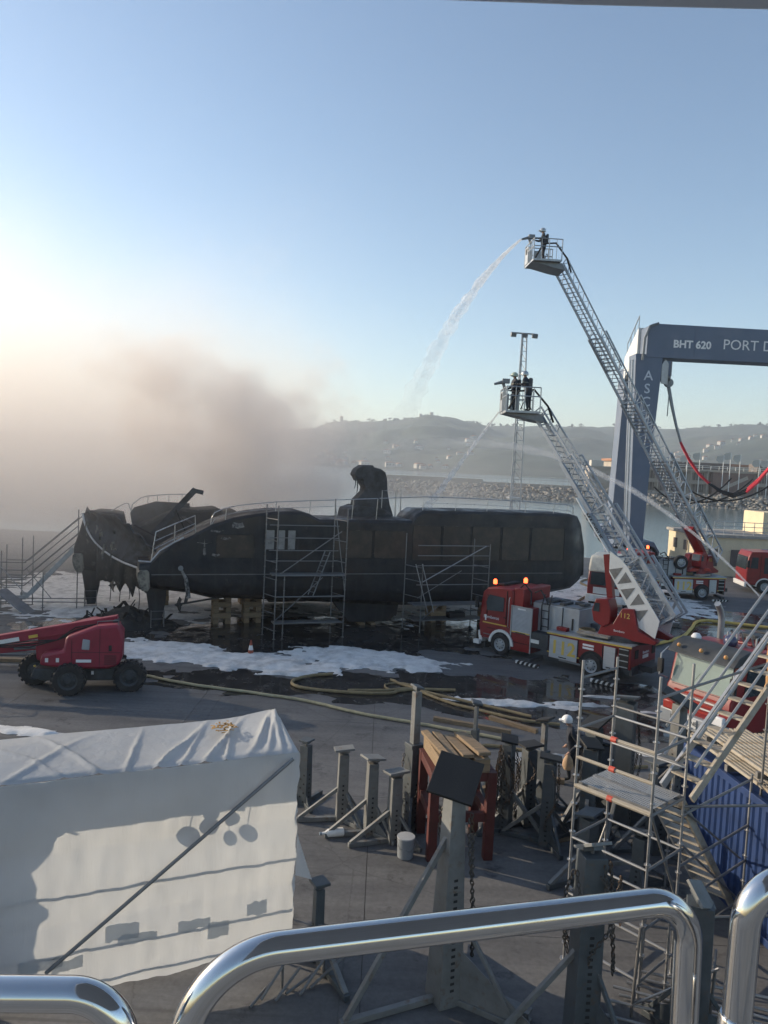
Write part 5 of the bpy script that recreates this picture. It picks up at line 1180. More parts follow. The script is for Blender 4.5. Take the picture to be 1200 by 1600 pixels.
# ================================================================ WATER JETS
def jetmat():
    m, nt, b = new_mat('water_spray'); L = nt.links.new; out = nt.nodes['Material Output']
    b.inputs['Base Color'].default_value = (.85, .87, .9, 1); b.inputs['Roughness'].default_value = .6
    tr = N(nt, 'ShaderNodeBsdfTransparent'); tl = N(nt, 'ShaderNodeBsdfTranslucent'); tl.inputs[0].default_value = (.85, .87, .9, 1)
    m1 = N(nt, 'ShaderNodeMixShader'); m1.inputs[0].default_value = .5; L(b.outputs[0], m1.inputs[1]); L(tl.outputs[0], m1.inputs[2])
    at = N(nt, 'ShaderNodeAttribute', attribute_name='thin'); nz = N(nt, 'ShaderNodeTexNoise', Scale=2.2, Detail=8, Roughness=.85); tc = N(nt, 'ShaderNodeTexCoord'); L(tc.outputs['Object'], nz.inputs['Vector'])
    lw = N(nt, 'ShaderNodeLayerWeight', Blend=.35); iv = N(nt, 'ShaderNodeMath', operation='SUBTRACT'); iv.inputs[0].default_value = 1; L(lw.outputs['Facing'], iv.inputs[1])
    mu = N(nt, 'ShaderNodeMath', operation='MULTIPLY'); L(iv.outputs[0], mu.inputs[0]); L(at.outputs['Fac'], mu.inputs[1])
    r = N(nt, 'ShaderNodeMapRange'); r.inputs['From Min'].default_value = .3; r.inputs['From Max'].default_value = .7; r.inputs['To Min'].default_value = .1; r.inputs['To Max'].default_value = 1.4; L(nz.outputs[0], r.inputs[0])
    m3 = N(nt, 'ShaderNodeMath', operation='MULTIPLY'); L(mu.outputs[0], m3.inputs[0]); L(r.outputs[0], m3.inputs[1]); m3.use_clamp = True
    m2 = N(nt, 'ShaderNodeMixShader'); L(m3.outputs[0], m2.inputs[0]); L(tr.outputs[0], m2.inputs[1]); L(m1.outputs[0], m2.inputs[2]); L(m2.outputs[0], out.inputs['Surface'])
    return m
jm = jetmat()
def jet(label, p0, p1, apex, ra, rb, d0, d1, n=70):
    p0, p1 = V(p0), V(p1); pts = [p0.lerp(p1, i/n)+V((0, 0, apex*4*(i/n)*(1-i/n))) for i in range(n+1)]
    b = MB().tube(pts, [ra+(rb-ra)*(i/n)**1.2 for i in range(n+1)], 12, False)
    for i in range(len(b.v)):   # ragged edge that breaks up along the throw
        k = i//12; c = pts[k]; q = V(b.v[i])-c; b.v[i] = tuple(c+q*(1+.75*(k/n)**.6*fbm(k*.55, (i % 12)*.7, ra*90, 3)))
    o = b.build('water_jet', jm)
    at = o.data.attributes.new('thin', 'FLOAT', 'POINT'); at.data.foreach_set('value', [d1+(d0-d1)*(1-(i//12)/n)**1.6 for i in range(len(o.data.vertices))])
    return tag(o, label, 'water jet')
bpy.context.view_layer.update()
m2 = (t2.matrix_world @ CM2) @ V((1.98, -.1, 1.31)); m1 = (t1.matrix_world @ CM1) @ V((1.6, -.6, .1))
jet('water jet arcing from the highest ladder cage down to the burnt yacht', m2, (-.6, 44, 7.2), 1.9, .06, .8, .95, .0)
jet('thin straight water jet from the lower ladder cage to the deck', m1, (2.0, 41.5, 5.7), .0, .04, .22, .95, .35)
jet('long water jet rising from the ground by the fire engine over the ladder truck', (24.0, 48.3, 1.2), (-8, 44.5, 5.5), 6.4, .06, .55, .6, .0)

# ================================================================ WHITE SHRINK-WRAP TENT
t = thing('shrink_wrap_tent', 'white shrink wrapped plastic tent over a scaffold frame', 'tent', (-1.24, 12.4, 0), 204)
# local: x runs left along the front face, y towards the camera is negative depth: -y = away
TW, TD, TZ, T0 = 10.5, 1.8, 3.72, .32
def sheetmat():
    m, nt, b = new_mat('shrink_wrap'); L = nt.links.new; out = nt.nodes['Material Output']
    tc = N(nt, 'ShaderNodeTexCoord'); nz = N(nt, 'ShaderNodeTexNoise', Scale=1.2, Detail=6); L(tc.outputs['Object'], nz.inputs['Vector'])
    cr = N(nt, 'ShaderNodeMapRange'); cr.inputs['From Min'].default_value = .3; cr.inputs['From Max'].default_value = .7; cr.inputs['To Min'].default_value = .62; cr.inputs['To Max'].default_value = .74; L(nz.outputs[0], cr.inputs[0])
    cc = N(nt, 'ShaderNodeVectorMath', operation='SCALE'); cc.inputs[0].default_value = (.95, .99, 1.03); L(cr.outputs[0], cc.inputs['Scale']); L(cc.outputs[0], b.inputs['Base Color']); b.inputs['Roughness'].default_value = .3
    mp = N(nt, 'ShaderNodeMapping'); mp.inputs['Scale'].default_value = (5, 5, .7); L(tc.outputs['Object'], mp.inputs[0])
    n2 = N(nt, 'ShaderNodeTexNoise', Scale=1.6, Detail=6, Roughness=.55, Distortion=.6); L(mp.outputs[0], n2.inputs['Vector'])
    bp = N(nt, 'ShaderNodeBump', Strength=.28, Distance=.06); L(n2.outputs[0], bp.inputs['Height']); L(bp.outputs[0], b.inputs['Normal'])
    tl = N(nt, 'ShaderNodeBsdfTranslucent'); tl.inputs[0].default_value = (.47, .49, .505, 1)
    mx = N(nt, 'ShaderNodeMixShader'); mx.inputs[0].default_value = .52; L(b.outputs[0], mx.inputs[1]); L(tl.outputs[0], mx.inputs[2]); L(mx.outputs[0], out.inputs['Surface'])
    return m
film = sheetmat()
def cloth(name, nu, nv, fn, parent):
    P = [fn(i/nu, j/nv) for j in range(nv+1) for i in range(nu+1)]
    return MB().add(P, [(j*(nu+1)+i, j*(nu+1)+i+1, (j+1)*(nu+1)+i+1, (j+1)*(nu+1)+i) for j in range(nv) for i in range(nu)]).build(name, film, parent, ang=180)
def front(u, v):
    x = u*TW; z = T0+v*(TZ-.06-T0)
    bel = .05*math.sin(math.pi*((v*3) % 1))+.03*fbm(x*.8, z*1.2, 1)+.02*fbm(x*3.5, z*.9, 5)+.008*fbm(x*9, z*2, 3)
    edge = .05*fbm(3, z*2.5, 4)*(1-sstep(0, .6, x))
    zz = z+(.05*fbm(x*1.2, 0, 9) if v == 0 else 0)
    return (x+edge-.02, .03+bel, zz)
cloth('front_sheet', 150, 60, front, t)
CRE = [(a, b_, c, d) for a, b_, c, d in ((.12, -.1, .07, .05), (.3, -.22, .09, .045), (.55, -.42, .08, .05), (.85, -.6, .1, .05), (1.2, -.35, .06, .035), (1.55, -.75, .09, .05), (1.9, -.5, .05, .03), (2.25, -.7, .085, .05), (2.7, -.25, .05, .035), (3.1, .6, .06, .05), (3.6, .9, .05, .04), (4.4, -1.0, .04, .06), (5.3, 1.1, .05, .05), (6.1, .3, .035, .05))]
def roof(u, v):
    # from the front eave (v=0) to the back edge (v=1); taut creases run slantwise and gather at the near corner
    x = u*TW; y = -v*TD; f = 0
    for x0, sl_, am, wd in CRE:
        t_ = (x-(x0+sl_*v*1.5+.06*fbm(v*2, x0, 1)))/wd
        if -4 < t_ < 4: f += am*math.exp(-abs(t_)**1.3)*math.sin(math.pi*min(1, (v*.95+.03)**(.55 if x0 > .9 else 1)))
    z = TZ-.03+.05*math.sin(math.pi*v)+.1*math.exp(-(x/.5)**2)*v-.08*math.sin(math.pi*min(1, u*3))*math.sin(math.pi*v)+f+.012*fbm(x, v*3, 2)
    if u == 0 or v == 0: z -= .03
    return (x-.02-.03*v, y+.035*(1-v), z)
cloth('roof_sheet', 420, 30, roof, t)
def endw(u, v):
    z = T0+v*(TZ-.08-T0); return (-.03+.04*fbm(u*2, z*2, 6)+.02*math.sin(z*5), -u*TD+.03, z)
cloth('end_sheet', 20, 50, endw, t)
# unseen opaque sheet added on the left to shade the front: the rest of the back stands open
def backw(u, v):
    x0 = 5.85-.3*v+.5*fbm(2, v*6, 3)*v; x = x0+u*(TW-x0); return (x, -TD+.03*fbm(x, v*3, 2), .4+v*(TZ-.3))
o = cloth('back_shade_sheet', 30, 30, backw, t); o.data.materials[0] = mat('grey_shade_sheet', (.18, .2, .22), .7, 0, .2, 2)
def flap(u, v): return (-.05-u*.28*(1-v), .02+.05*u, 1.55+v*.8-u*.1)
cloth('loose_flap', 8, 8, flap, t)
for x_ in (.08, 7.6, 10.2):
    for y_ in (-.08, -TD+.08):
        if x_ == 3.4 and y_ > -1: continue
        rod('frame_post', (x_, y_, .05), (x_, y_, TZ-.12), .024, galv, t)
for z in (.5, 1.05, 1.93, TZ-.14):
    for y_ in (-.06, -TD+.06):
        if y_ < -1 and z > 1: continue
        rod('frame_ledger', (0, y_, z), (TW, y_, z), .024, galv, t)
for x_ in (.08, 2.6, 5.1, 7.6): rod('frame_transom', (x_, -.06, TZ-.1), (x_, -TD+.06, TZ-.1), .024, galv, t)
rod('frame_brace', (.1, .125, TZ-.12), (3.75, .125, .8), .03, alu_dk, t)
# taped repair strips along the lower edge
for k in range(7):
    x0 = .4+k*.55+random.uniform(-.2, .2); z0 = random.uniform(.75, 1.1); w_ = random.uniform(.25, .6); h = random.uniform(.12, .3)
    def strip(u, v, x0=x0, z0=z0, w_=w_, h=h): x = x0+u*w_; z = z0+v*h+.05*fbm(u*3, v*2, x0); q = front(min(1, x/TW), min(1, max(0, (z-T0)/(TZ-.06-T0)))); return (q[0], q[1]+.012, z)
    cloth('repair_patch', 8, 5, strip, t)
leaf = mat('dry_leaves', (.35, .2, .06), .9, 0, .4, 9)
b = MB()
for k in range(46):
    c = V((1.0+random.gauss(0, .09), -1.1+random.gauss(0, .1), TZ+.06+random.uniform(0, .07))); a = random.uniform(0, 6)
    b.bar(c, c+V((math.cos(a), math.sin(a), random.uniform(-.3, .3)))*.07, .03, .006)
o = b.build('leaf_litter', leaf); o.parent = t; o['label'] = 'small heap of brown dry leaves on the tent roof'
# unseen balls added inside the tent to cast dark blotches on the sheet
for k, (x_, y_, z, r) in enumerate(((2.0, -.55, 3.12, .1), (1.55, -.55, 3.22, .11), (1.62, -.55, 2.95, .1), (2.25, -.5, 2.75, .13), (1.95, -.5, 2.88, .12), (1.6, -.5, 2.62, .09), (1.3, -.5, 2.66, .1), (4.2, -.5, 3.22, .13), (4.35, -.55, 3.1, .1))):
    t_ = thing('shadow_ball', 'dark ball added inside the white tent to cast a blotch', 'shadow caster', (0, 0, 0), 0, 'balls added inside the tent for their shadows')
    wp = Matrix.Rotation(rad(204), 3, 'Z') @ V((x_, y_, z)) + V((-1.24, 12.4, 0)); t_.location = wp
    MB().sphere((0, 0, 0), r, 12, 8, (1, 1, 1.25)).build('ball', blackp, t_); rod('cord', (0, 0, 0), (0, 0, 3.6-z), .006, blackp, t_, 5)
# low corner of a second wrapped frame at the left edge
t = thing('wrapped_pallet', 'low white wrapped load in front of the big tent', 'wrapped load', (-5.2, 9.35, 0), 204)
def low(u, v): x = -.2+u*3; return (x, .55-.9*v+.03*fbm(x*2, v*2), 1.5+.35*v-.35*math.exp(-(u*4)**2)*v)
cloth('top_sheet', 30, 12, low, t)
def lowf(u, v): x = -.2+u*3; return (x-.1*(1-v), .57+.03*fbm(x*2, v*3), .05+1.45*v)
cloth('side_sheet', 30, 14, lowf, t)
def lowe(u, v): return (-.2-.05*(1-v), .55-.9*u, .05+(1.45+.2*u)*v)
cloth('end_sheet', 10, 14, lowe, t)
MB().box((1.3, .1, .75), (2.8, .8, 1.4)).build('load', wood, t)

# ================================================================ BOAT STANDS
TOR = {}
def chain_mesh(pts, link=.07, r=.009, m=chainm):
    """chain of separate interlocked links along a path"""
    pts = [V(p) for p in pts]; b = MB(); acc = 0; k = 0
    for p, q in zip(pts, pts[1:]):
        d = q-p; L_ = d.length
        if L_ < 1e-5: continue
        d /= L_; x = d.orthogonal().normalized(); y = d.cross(x)
        s = acc
        while s < L_:
            c = p+d*s; sx = x if k % 2 else y
            ring = [c+d*(link*.62*math.cos(a))+sx*(link*.36*math.sin(a)) for a in [i*math.pi/4 for i in range(8)]]
            n0 = len(b.v)
            for i in range(8):
                rr = (ring[i]-c).normalized(); o2 = rr; z_ = d.cross(sx)
                for a in range(4):
                    b.v.append(tuple(ring[i]+(rr*math.cos(a*math.pi/2)+z_*math.sin(a*math.pi/2))*r))
            b.f += [(n0+i*4+a, n0+i*4+(a+1) % 4, n0+((i+1) % 8)*4+(a+1) % 4, n0+((i+1) % 8)*4+a) for i in range(8) for a in range(4)]
            s += link; k += 1
        acc = s-L_
    return b
def stand(label, loc, rz, h, head, w_=.2, tilt=(.25, 0), hs=.5, ext=0, brace=True, sh=.52, tw=.86, m=standm, chains=0, side=-1, foot=1.0, headm=None):
    """steel boat prop: perforated box post, raking strut, tripod foot, tilting head plate.  local x = towards the strut"""
    t = thing('boat_stand', label, 'boat stand', loc, rz)
    H_ = h-ext; hd = V(head)
    ps = MB().box((0, 0, H_*.5), (w_*1.0, w_*1.15, H_), None, (tw, tw)).build('post', m, t, .008)
    b = MB()
    n = int((H_*.55)/.11)
    for k in range(n):
        z = H_*.08+k*.11; wx = w_*(1-(1-tw)*z/H_)
        for sgn in (-1, 1): b.box((0, sgn*(wx*1.15/2+.001), z), (w_*.16, .01, .04))
        b.box((-wx/2-.001, .05*(1 if k % 2 else -1), z), (.01, w_*.16, .04))
    b.build('pin_hole', dark, ps)['kind'] = 'stuff'
    top = V((0, 0, H_))
    if ext:
        e = MB().bar(top-V((0, 0, .35)), top+V((0, 0, ext)), w_*.5, w_*.5).build('inner_post', standlt, t, .006); top = top+V((0, 0, ext))
        MB().box((0, 0, H_-.02), (w_*1.0, w_*1.0, .1)).build('collar', m, t, .01)
    rod('screw', top-V((0, 0, .2)), top+V((0, 0, .07)), .03, galv_dk, t)
    R = Matrix.Rotation(tilt[1], 3, 'Y') @ Matrix.Rotation(tilt[0], 3, 'X') @ Matrix.Rotation(rad(head[2]*57 if len(head) > 2 else 0), 3, 'Z')
    c = top+V((0, 0, .12))
    hp = MB().box(c, (hs, hs*.9, .05), R).build('head_plate', headm or m, t, .006)
    MB().box(c-R @ V((0, 0, .05)), (hs*.5, hs*.5, .06), R).build('head_socket', m, hp)
    # foot
    for a, l in ((0, 1.05), (125, .75), (235, .75)):
        d = V((math.cos(rad(a)), math.sin(rad(a)), 0)); MB().bar(V((0, 0, .06)), d*l*foot+V((0, 0, .06)), .1, .1).build('foot_beam', m, t, .006)
        if a: MB().prism([(0, .1), (w_*2.2*foot, .1), (.0, H_*.3)], -.012, .012).build('gusset', m, t).matrix_local = Matrix.Rotation(rad(a), 4, 'Z')
    if brace:
        MB().bar((1.0*foot, 0, .1), (.02, 0, H_*sh), .08, .08).build('strut', standlt if m is standm else m, t, .006)
        for a in (125, 235):
            d = V((math.cos(rad(a)), math.sin(rad(a)), 0)); MB().bar(d*.7*foot+V((0, 0, .1)), d*.03+V((0, 0, H_*.5)), .06, .06).build('strut', m, t, .005)
    for k in range(chains):
        a = random.uniform(0, 6.28); r = w_*.6+.03; pts = []
        z0 = H_*random.uniform(.85, .98); z1 = H_*random.uniform(.12, .5)
        for q in range(15):
            f = q/14; pts.append((r*math.cos(a+.5*math.sin(f*5))*(1+.5*math.sin(math.pi*f)), r*math.sin(a+.5*math.sin(f*5))*(1+.5*math.sin(math.pi*f)), z0+(z1-z0)*(2*f if f < .5 else 2-2*f) if k % 2 else z0+(z1-z0)*f))
        chain_mesh(pts, .075, .0105).build('chain', chainm, t)
    return t
stand('low boat stand with worn head plate, nearest to the plastic bottle', (-.66, 17.65, 0), 190, 1.62, (0, 0, 0), .26, (.12, .1), .46, m=standlt)
stand('low boat stand with tilted head plate between two similar stands', (.03, 17.05, 0), 195, 1.68, (0, 0, .2), .26, (.1, -.12), .46, m=standlt)
stand('low boat stand standing beside the grey bucket', (.56, 16.75, 0), 200, 1.5, (0, 0, .1), .27, (.15, .05), .48, m=standlt)
stand('tall boat stand with long inner post extended beside the red frame', (.98, 17.6, 0), 30, 3.2, (.5, 0, .2), .34, (.1, .3), .26, ext=1.25, chains=3)
stand('boat stand behind the red frame, only its post top and pad visible', (2.6, 19.2, 0), 60, 2.4, (0, 0, .6), .18, (.2, .1), .3, ext=.6)
stand('boat stand hung with heavy chains right beside the red frame', (3.18, 17.5, 0), 330, 2.1, (0, 0, .4), .27, (.1, .2), .4, chains=9, headm=blackp)
stand('short boat stand with hoses over its arm behind the chained stand', (3.75, 17.9, 0), 200, 1.85, (0, 0, 0), .3, (.05, .05), .5, chains=2, headm=blackp)
stand('boat stand with pale inner post and square pad beside the worker', (4.3, 18.9, 0), 220, 2.15, (0, 0, .3), .25, (.3, 0), .42, ext=.7, headm=blackp)
stand('boat stand with broad dark pad just behind the worker', (5.4, 18.4, 0), 215, 2.3, (0, 0, .2), .32, (.1, .25), .62, chains=1, headm=blackp)
stand('heavy dark boat stand inside the scaffold stairway', (6.05, 18.1, 0), 240, 3.05, (0, 0, .1), .42, (.1, -.2), .6, chains=2, foot=1.2)
stand('boat stand with big black pad in front of the red truck', (7.4, 18.3, 0), 120, 3.0, (0, 0, .5), .28, (.25, -.35), .85, headm=blackp, m=standlt)
stand('boat stand half hidden behind the white tent end', (-1.62, 18.4, 0), 60, 1.5, (0, 0, 0), .24, (0, 0), .3, brace=False, foot=.7)
stand('grey boat stand leaning close to the lower tent corner', (-.78, 12.55, 0), 300, 1.25, (0, 0, 0), .16, (0, 0), .3, foot=1.1)
stand('tall boat stand with tilted black head plate in front of the red frame', (1.33, 11.75, 0), 205, 3.5, (0, 0, .75), .42, (-.5, .25), .8, chains=2, m=standlt, headm=blackp, foot=1.7, sh=.8, tw=.55)
stand('dark tall boat stand with chain hoist seen through the steel rail', (3.35, 11.1, 0), 185, 2.85, (0, 0, .5), .4, (.5, .1), .42, chains=5, foot=1.2, headm=standlt)
stand('dark boat stand with tilted square plate between the two steel rails', (4.95, 10.95, 0), 250, 2.25, (0, 0, .78), .38, (-.75, .2), .42, foot=1.1, headm=standlt)
stand('dark boat stand with twin struts between the chained stand and the worker', (4.05, 17.0, 0), 160, 1.9, (0, 0, .1), .3, (.1, -.1), .5, chains=2, headm=blackp)
stand('dark boat stand standing behind the perforated landing', (5.0, 17.2, 0), 250, 2.2, (0, 0, .5), .32, (-.2, .1), .5, chains=1, headm=blackp)
stand('squat dark boat stand beneath the landing of the stair tower', (4.6, 15.6, 0), 210, 1.3, (0, 0, .3), .3, (.2, .1), .5)
stand('dark boat stand against the blue container end', (6.5, 16.9, 0), 190, 2.0, (0, 0, .2), .34, (.1, .2), .55, chains=2)
stand('second squat boat stand lying low beside the stair foot', (5.6, 15.3, 0), 140, 1.1, (0, 0, .6), .28, (.3, .1), .5, chains=1)
# steel angle and offcuts on the ground
t = thing('steel_channel', 'short pale steel channel lying by the foot of a stand', 'steel bar', (2.2, 11.45, 0), -32)
MB().box((0, 0, .1), (.9, .03, .18)).build('web', standlt, t); MB().box((0, .08, .19), (.9, .18, .025)).build('flange', standlt, t); MB().box((0, .08, .02), (.9, .18, .025)).build('flange', standlt, t)
b = MB()
for k in range(5): b.box((-.35+k*.17, -.017, .1), (.035, .01, .05))
b.build('bolt_hole', dark, t)['kind'] = 'stuff'
# ================================================================ RED TIMBER TRESTLE
t = thing('red_trestle', 'red steel trestle carrying heavy timber baulks', 'trestle', (1.9, 16.75, 0), 8)
XS, YS, ZT = 1.25, 1.25, 1.95
for sx in (-1, 1):
    for sy in (-1, 1): MB().box((sx*XS/2, sy*YS/2, ZT/2), (.2, .2, ZT)).build('leg', rustred, t, .01)
for sy in (-1, 1):
    MB().box((0, sy*YS/2, ZT-.1), (XS-.202, .17, .2)).build('top_rail', rustred, t, .01); MB().box((0, sy*YS/2, .95), (XS-.202, .15, .2)).build('cross_rail', rustred, t, .01)
for sx in (-1, 1):
    MB().box((sx*XS/2, 0, ZT-.1), (.17, YS-.202, .2)).build('top_rail', rustred, t, .01); MB().box((sx*XS/2, 0, .95), (.15, YS-.202, .2)).build('cross_rail', rustred, t, .01)
t = thing('timber_stack', 'stack of weathered timber baulks lying on the red trestle', 'timber', (1.9, 16.75, 1.952), 8)
for k, (x_, w_, h, l, z, a) in enumerate(((-.42, .34, .3, 1.5, 0, 3), (-.02, .3, .3, 1.4, 0, -2), (.36, .34, .3, 1.45, 0, 2))):
    o = MB().box((0, 0, h/2), (w_, l, h)).build('baulk', wood, t, .015); o.location = (x_, 0, z); o.rotation_euler = (0, 0, rad(a))
for k, (x_, w_, a, l, tz) in enumerate(((-.52, .16, 8, 1.45, .05), (-.3, .18, 6, 1.4, .02), (-.02, .26, 9, 1.25, .0), (.3, .3, 14, 1.2, .06))):
    o = MB().box((0, 0, .04), (w_, l, .075)).build('plank', wood, t, .008); o.location = (x_, -.02*k, .302+tz); o.rotation_euler = (rad(2*(k % 2)), rad((-3, 2, -2, 4)[k]*.0+(-9 if k == 0 else 3)), rad(a))
# bucket, bottle
t = thing('bucket', 'grey plastic bucket with pale lid on the concrete', 'bucket', (.82, 16.1, 0))
MB().lathe([(.15, 0), (.17, .02), (.185, .42), (.19, .45)], 20).build('pail', padm, t); MB().lathe([(.195, .45), (.195, .475), (.01, .48)], 20).build('lid', lightgrey, t)
MB().tube([(.19, 0, .4), (.22, .05, .25), (.1, -.2, .22), (-.15, -.14, .25), (-.19, 0, .4)], .006, 5).build('handle', alu_dk, t)
t = thing('plastic_bottle', 'white plastic canister lying on the ground by the stands', 'bottle', (-.75, 16.85, .1), 15)
MB().lathe([(.03, -.32), (.035, -.24), (.09, -.16), (.1, 0), (.1, .18), (.07, .2)], 12, 'x').build('canister', white, t); MB().lathe([(.036, -.36), (.036, -.31)], 10, 'x').build('cap', mat('bottle_cap', (.2, .25, .3), .5), t)
# loose junk under the stands
junk = [((2.9, 19.6), .9, 30, wood, 'loose board lying behind the red trestle'), ((4.7, 20.6), 1.2, -20, wood, 'short yellowish board lying near the worker'), ((6.2, 21.2), 1.0, 25, wood, 'short board lying beyond the worker on wet ground'), ((3.2, 24.6), 2.6, -22, wood, 'long timber beam lying on the wet yard'), ((4.6, 24.9), 1.8, 140, wood, 'angled timber offcut beside the long beam')]
for p, l, a, m_, lb in junk:
    t = thing('timber_beam', lb, 'timber', (p[0], p[1], 0), a); MB().box((0, 0, .07), (l, .16, .14)).build('beam', m_, t, .01)
for k in range(9):
    x_, y_ = random.uniform(2.9, 6.9), random.uniform(16.7, 18.6)
    t = thing('scrap_piece', 'small pale offcut lying among the boat stands', 'offcut', (x_, y_, 0), random.uniform(0, 180), 'offcuts among the boat stands')
    MB().prism([(-.25, -.06), (.22, -.09), (.27, .05), (-.18, .1)], 0, .035, 'xy').build('board', random.choice((plank_m, wood, standlt)), t, .004)
# crumpled plastic sheet near the worker
t = thing('plastic_sheet', 'crumpled pale plastic sheet on the ground behind the worker', 'sheet', (5.2, 22.1, 0))
def crum(u, v): x, y = (u-.5)*2.2, (v-.5)*.9; return (x, y, .02+.3*abs(fbm(x*1.6, y*2, 4))*math.sin(math.pi*u)*math.sin(math.pi*v))
cloth('crumpled_film', 40, 20, crum, t)
t = thing('equipment_case', 'open dark case with a board leaning by the worker', 'case', (6.1, 21.0, 0), 25)
MB().box((0, 0, .5), (.9, .6, .9)).build('case_body', navy, t, .03); MB().box((.05, -.05, 1.1), (1.1, .7, .06), Matrix.Rotation(.3, 3, 'Y')).build('case_lid', navy, t, .02)

# ================================================================ WORKER
wz = cloth_zones('work_clothes', [(0, (.02, .02, .02)), (.12, (.018, .022, .032)), (.98, (.02, .026, .042)), (1.53, (.42, .25, .17))])
J = body([(-.12, .27, 1.12), (.12, .3, .88), (-.1, -.27, 1.12), (.1, -.3, .88)], .1, 1.05, [((.12, .11, .5), (.05, .12, .09)), ((-.08, -.11, .5), (-.25, -.12, .1))], .06)
t, o = person('person', 'worker in dark clothes and white hard hat walking among the stands', (5.5, 20.7, 0), 175, J, BODY_E, wz, None)
helmet_on(t, (J['head'][0][0], 0, 1.68), mat('white_hard_hat', (.75, .75, .74), .35, 0, .05, 6), .15)
for w_, e, s in ((J['wrl'][0], J['ell'][0], 1), (J['wrr'][0], J['elr'][0], -1)): hand(t, w_, V(w_)-V(e), (1, 0, 0), skinm, .5)
t = thing('cloth_bag', 'tan cloth bag held in the hand of the worker', 'bag', (5.32, 20.4, .42), 175)
MB().lathe([(.03, .42), (.06, .38), (.13, .25), (.15, .1), (.1, .0), (.01, -.02)][::-1], 14).build('bag_body', mat('tan_cloth', (.45, .3, .18), .9, 0, .3, 6, .5, 12), t)

# ================================================================ BLUE CONTAINER AND WHAT LIES ON IT
t = thing('shipping_container', 'blue corrugated shipping container behind the scaffold stairs', 'container', (7.0, 16.9, 0), -84)
CL, CW, CH = 6.06, 2.44, 2.55
prof = []; x = .08
while x < CL-.25:
    prof += [(x, 0), (x+.07, 0), (x+.105, .036), (x+.175, .036), (x+.21, 0)]; x += .21+.0
pp = [(a, b_) for a, b_ in prof]
MB().prism(pp+[(CL-.08, 0), (CL-.08, .08), (.08, .08)], .16, CH-.13, 'xy').build('corrugated_side', blue, t, ang=20)
o = MB().prism(pp+[(CL-.08, 0), (CL-.08, .08), (.08, .08)], .16, CH-.13, 'xy').build('corrugated_side', blue, t, ang=20); o.location = (0, CW-.1, 0)
for z in (.08, CH-.065):
    for y_ in (.03, CW-.03): MB().box((CL/2, y_, z), (CL, .1, .14)).build('side_rail', blue, t, .008)
    for x_ in (.04, CL-.04): MB().box((x_, CW/2, z), (.1, CW-.12, .14)).build('end_rail', blue, t, .008)
for x_ in (.06, CL-.06):
    for y_ in (.04, CW-.04): MB().box((x_, y_, CH/2), (.13, .13, CH)).build('corner_post', blue, t, .01)
MB().box((CL/2, CW/2, CH-.05), (CL-.2, CW-.2, .03)).build('roof_panel', blue, t)
MB().box((.05, CW/2, CH/2), (.05, CW-.2, CH-.3)).build('end_panel', blue, t); MB().box((CL-.05, CW/2, CH/2), (.05, CW-.2, CH-.3)).build('door_panel', blue, t)
t = thing('scaffold_deck_stack', 'stack of slatted metal scaffold decks lying on the blue container', 'scaffold decks', (7.0, 16.9, CH+.004), -84)
sl = MB().box((0, 0, 0), (4.9, .05, .06)).mesh('slat', plank_m)
for k in range(22):
    o = bpy.data.objects.new('slat', sl); COL.objects.link(o); o.parent = t; o.location = (2.35, .12+k*.1, .17)
for x_ in (.2, 1.6, 3.2, 4.6): MB().box((x_, 1.2, .07), (.1, 2.3, .13)).build('bearer', galv_dk, t)
for k in range(10):
    o = bpy.data.objects.new('slat', sl); COL.objects.link(o); o.parent = t; o.location = (2.6, .3+k*.11, .36)
for x_ in (.5, 2.4, 4.4): MB().box((x_, .85, .265), (.08, 1.3, .12)).build('bearer', galv_dk, t)

# ================================================================ SCAFFOLD STAIRWAY AT THE RIGHT
t = thing('scaffold_stairway', 'scaffold stair tower with perforated landing beside the blue container', 'scaffold', (3.52, 12.9, 0), 0)
u_ = V((.68, -.733, 0)); v_ = V((.733, .68, 0)); UZ = V((0, 0, 1))
p1 = V((0, 0, 0)); p3 = u_*1.4; p2 = v_*1.12; p4 = p3+v_*1.12
for p, h in ((p1, 5.3), (p2, 5.2), (p3, 5.35), (p4, 5.4), (p4+v_*2.6+u_*.1, 2.9), (p2+v_*2.5, 2.2), (p3+v_*.4+u_*.25, 1.35)):
    pole(p, p+UZ*h, t, galv)
LZ = 3.12
for a, b_ in ((p1, p3), (p2, p4)):
    for z in (LZ+.5, LZ+1.0): rod('guardrail', a+UZ*z, b_+UZ*z, .032 if a is p1 else .024, plank_m if a is p1 else galv, t)
    rod('ledger', a+UZ*LZ, b_+UZ*LZ, .045 if a is p1 else .024, plank_m if a is p1 else galv, t)
    for z in (.35, 1.2, 2.2): rod('ledger', a+UZ*z, b_+UZ*z, .024, galv, t)
for a, b_ in ((p1, p2), (p3, p4)):
    for z in (.35, 1.2, 2.2, LZ-.02, LZ+1.0, 5.0): rod('transom', a+UZ*z, b_+UZ*z, .024, galv_dk, t)
# red clamps on the rails
clampm = mat('clamp_red', (.5, .08, .05), .5, 0, .2, 8)
for z in (LZ, LZ+.5, LZ+1.0):
    c = (p1+p3)*.48+UZ*z; MB().tube([c-u_*.05, c+u_*.05], .05, 8).build('coupling_tape', clampm, t)
